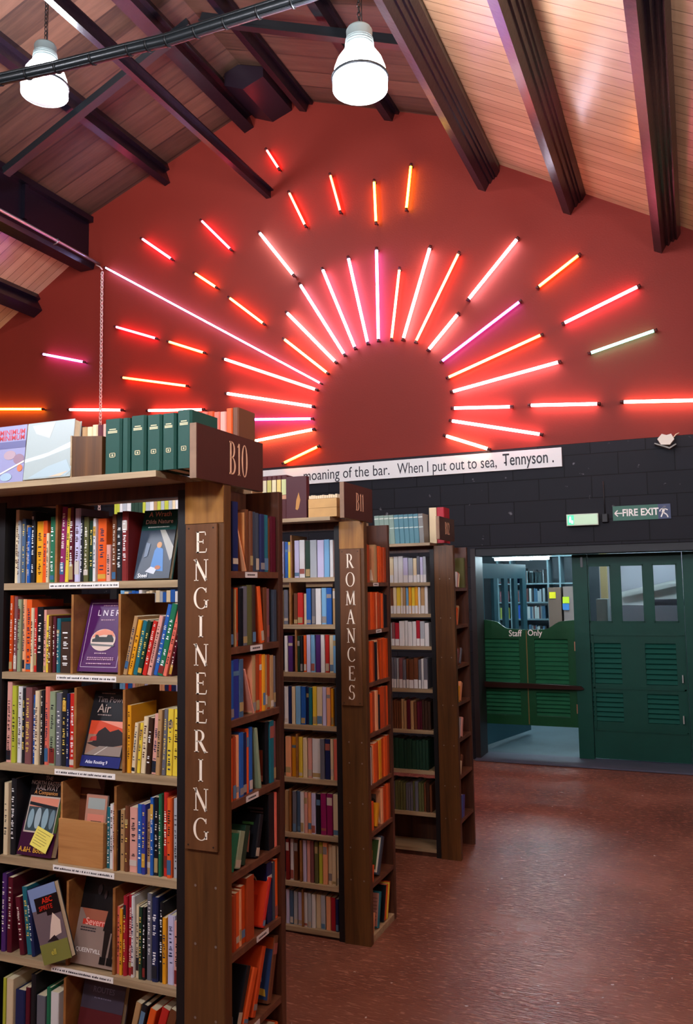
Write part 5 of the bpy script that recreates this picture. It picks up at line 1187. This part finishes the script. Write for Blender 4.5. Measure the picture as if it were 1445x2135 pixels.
xs0, xs1 = aty(644, 1065, yt).x, aty(703, 1065, yt).x; n = 9
for i in range(2):
    w_ = (xs1 - xs0); h0 = .055 * i
    o = MB().box(0, w_, 0, .12, 0, .045).build('book_stack_volume', M_pages if False else mat('c89c60', .6, var=.15, vscale=20), loc=(xs0, yt - .005, TZ11 + .0006 + i * .046)); local(o)
    tag(o, ['lower', 'upper'][i] + ' tan volume lying flat beside the second number board', 'book')
mb = MB(); x = xs0; 
while x < xs1 - .01: mb.rbox(x, x + .011, yt + .0, yt + .1, TZ11 + .0935, TZ11 + .108 + random.uniform(0, .005), .002); x += .012
o = mb.build('card_index', mat('e0cca8', .7), org=(xs0, yt, TZ11 + .093), loc=(xs0, yt, TZ11 + .093)); tag(o, 'row of small cream cards standing on the flat tan volumes', 'cards', kind='stuff')
# third bookcase top
TZ12 = 1.984; yt = 5.12
us = [783 + 10.2 * i for i in range(11)]
for i in range(10):
    x0 = aty(us[i], 1115, yt).x; t = aty(us[i + 1], 1115, yt).x - x0 - .001; c_ = 'sg' if i < 4 else 'te'
    hx = '7c9488' if i < 4 else ('4c7c88' if i < 9 else '7c7c78')
    mb = MB(); mb.rbox(0, t, 0, .13, 0, .19, .003); o = mb.build('hardback_volume', mat(hx, .5), loc=(x0, yt, TZ12 + .0006), rot=(0, -.05, 0)); local(o)
    tag(o, f'{"pale sage" if i < 4 else ("faded teal" if i < 9 else "grey-edged")} volume, {SERIAL[i]} from the left in the leaning set on the farthest bookcase', 'book', 'faded green set on top of the farthest bookcase')
    MB().box(.002, t - .002, -.0008, .001, .165, .172).build('spine_band', mat('c8d0c4', .5), o); MB().box(.002, t - .002, -.0008, .001, .10, .106).build('title_label', mat('b8c8c0', .5), o)
it = []
x = aty(795, 1080, 5.32).x
for i in range(8):
    o = book('cr' if i % 2 else 'cm', .034, .21, .12, (x, 5.33, TZ12 + .0006), 0, 0, True, 0); x += .036; it.append((o, CD['cr' if i % 2 else 'cm'][1], 'hardback', 'upright'))
name_row(it, 'behind the faded green set', 'books along the back of the farthest bookcase top')
x = aty(893, 1095, 5.2).x
for i, (c_, lab) in enumerate((('cr', 'thick cream book near the right end of the farthest bookcase top'), ('cm', 'thick crimson book at the right end of the farthest bookcase top'))):
    o = book(c_, .05, .235, .13, (x, 5.22, TZ12 + .0006), 0, 0, True, 0); x += .053; tag(o, lab, 'book')
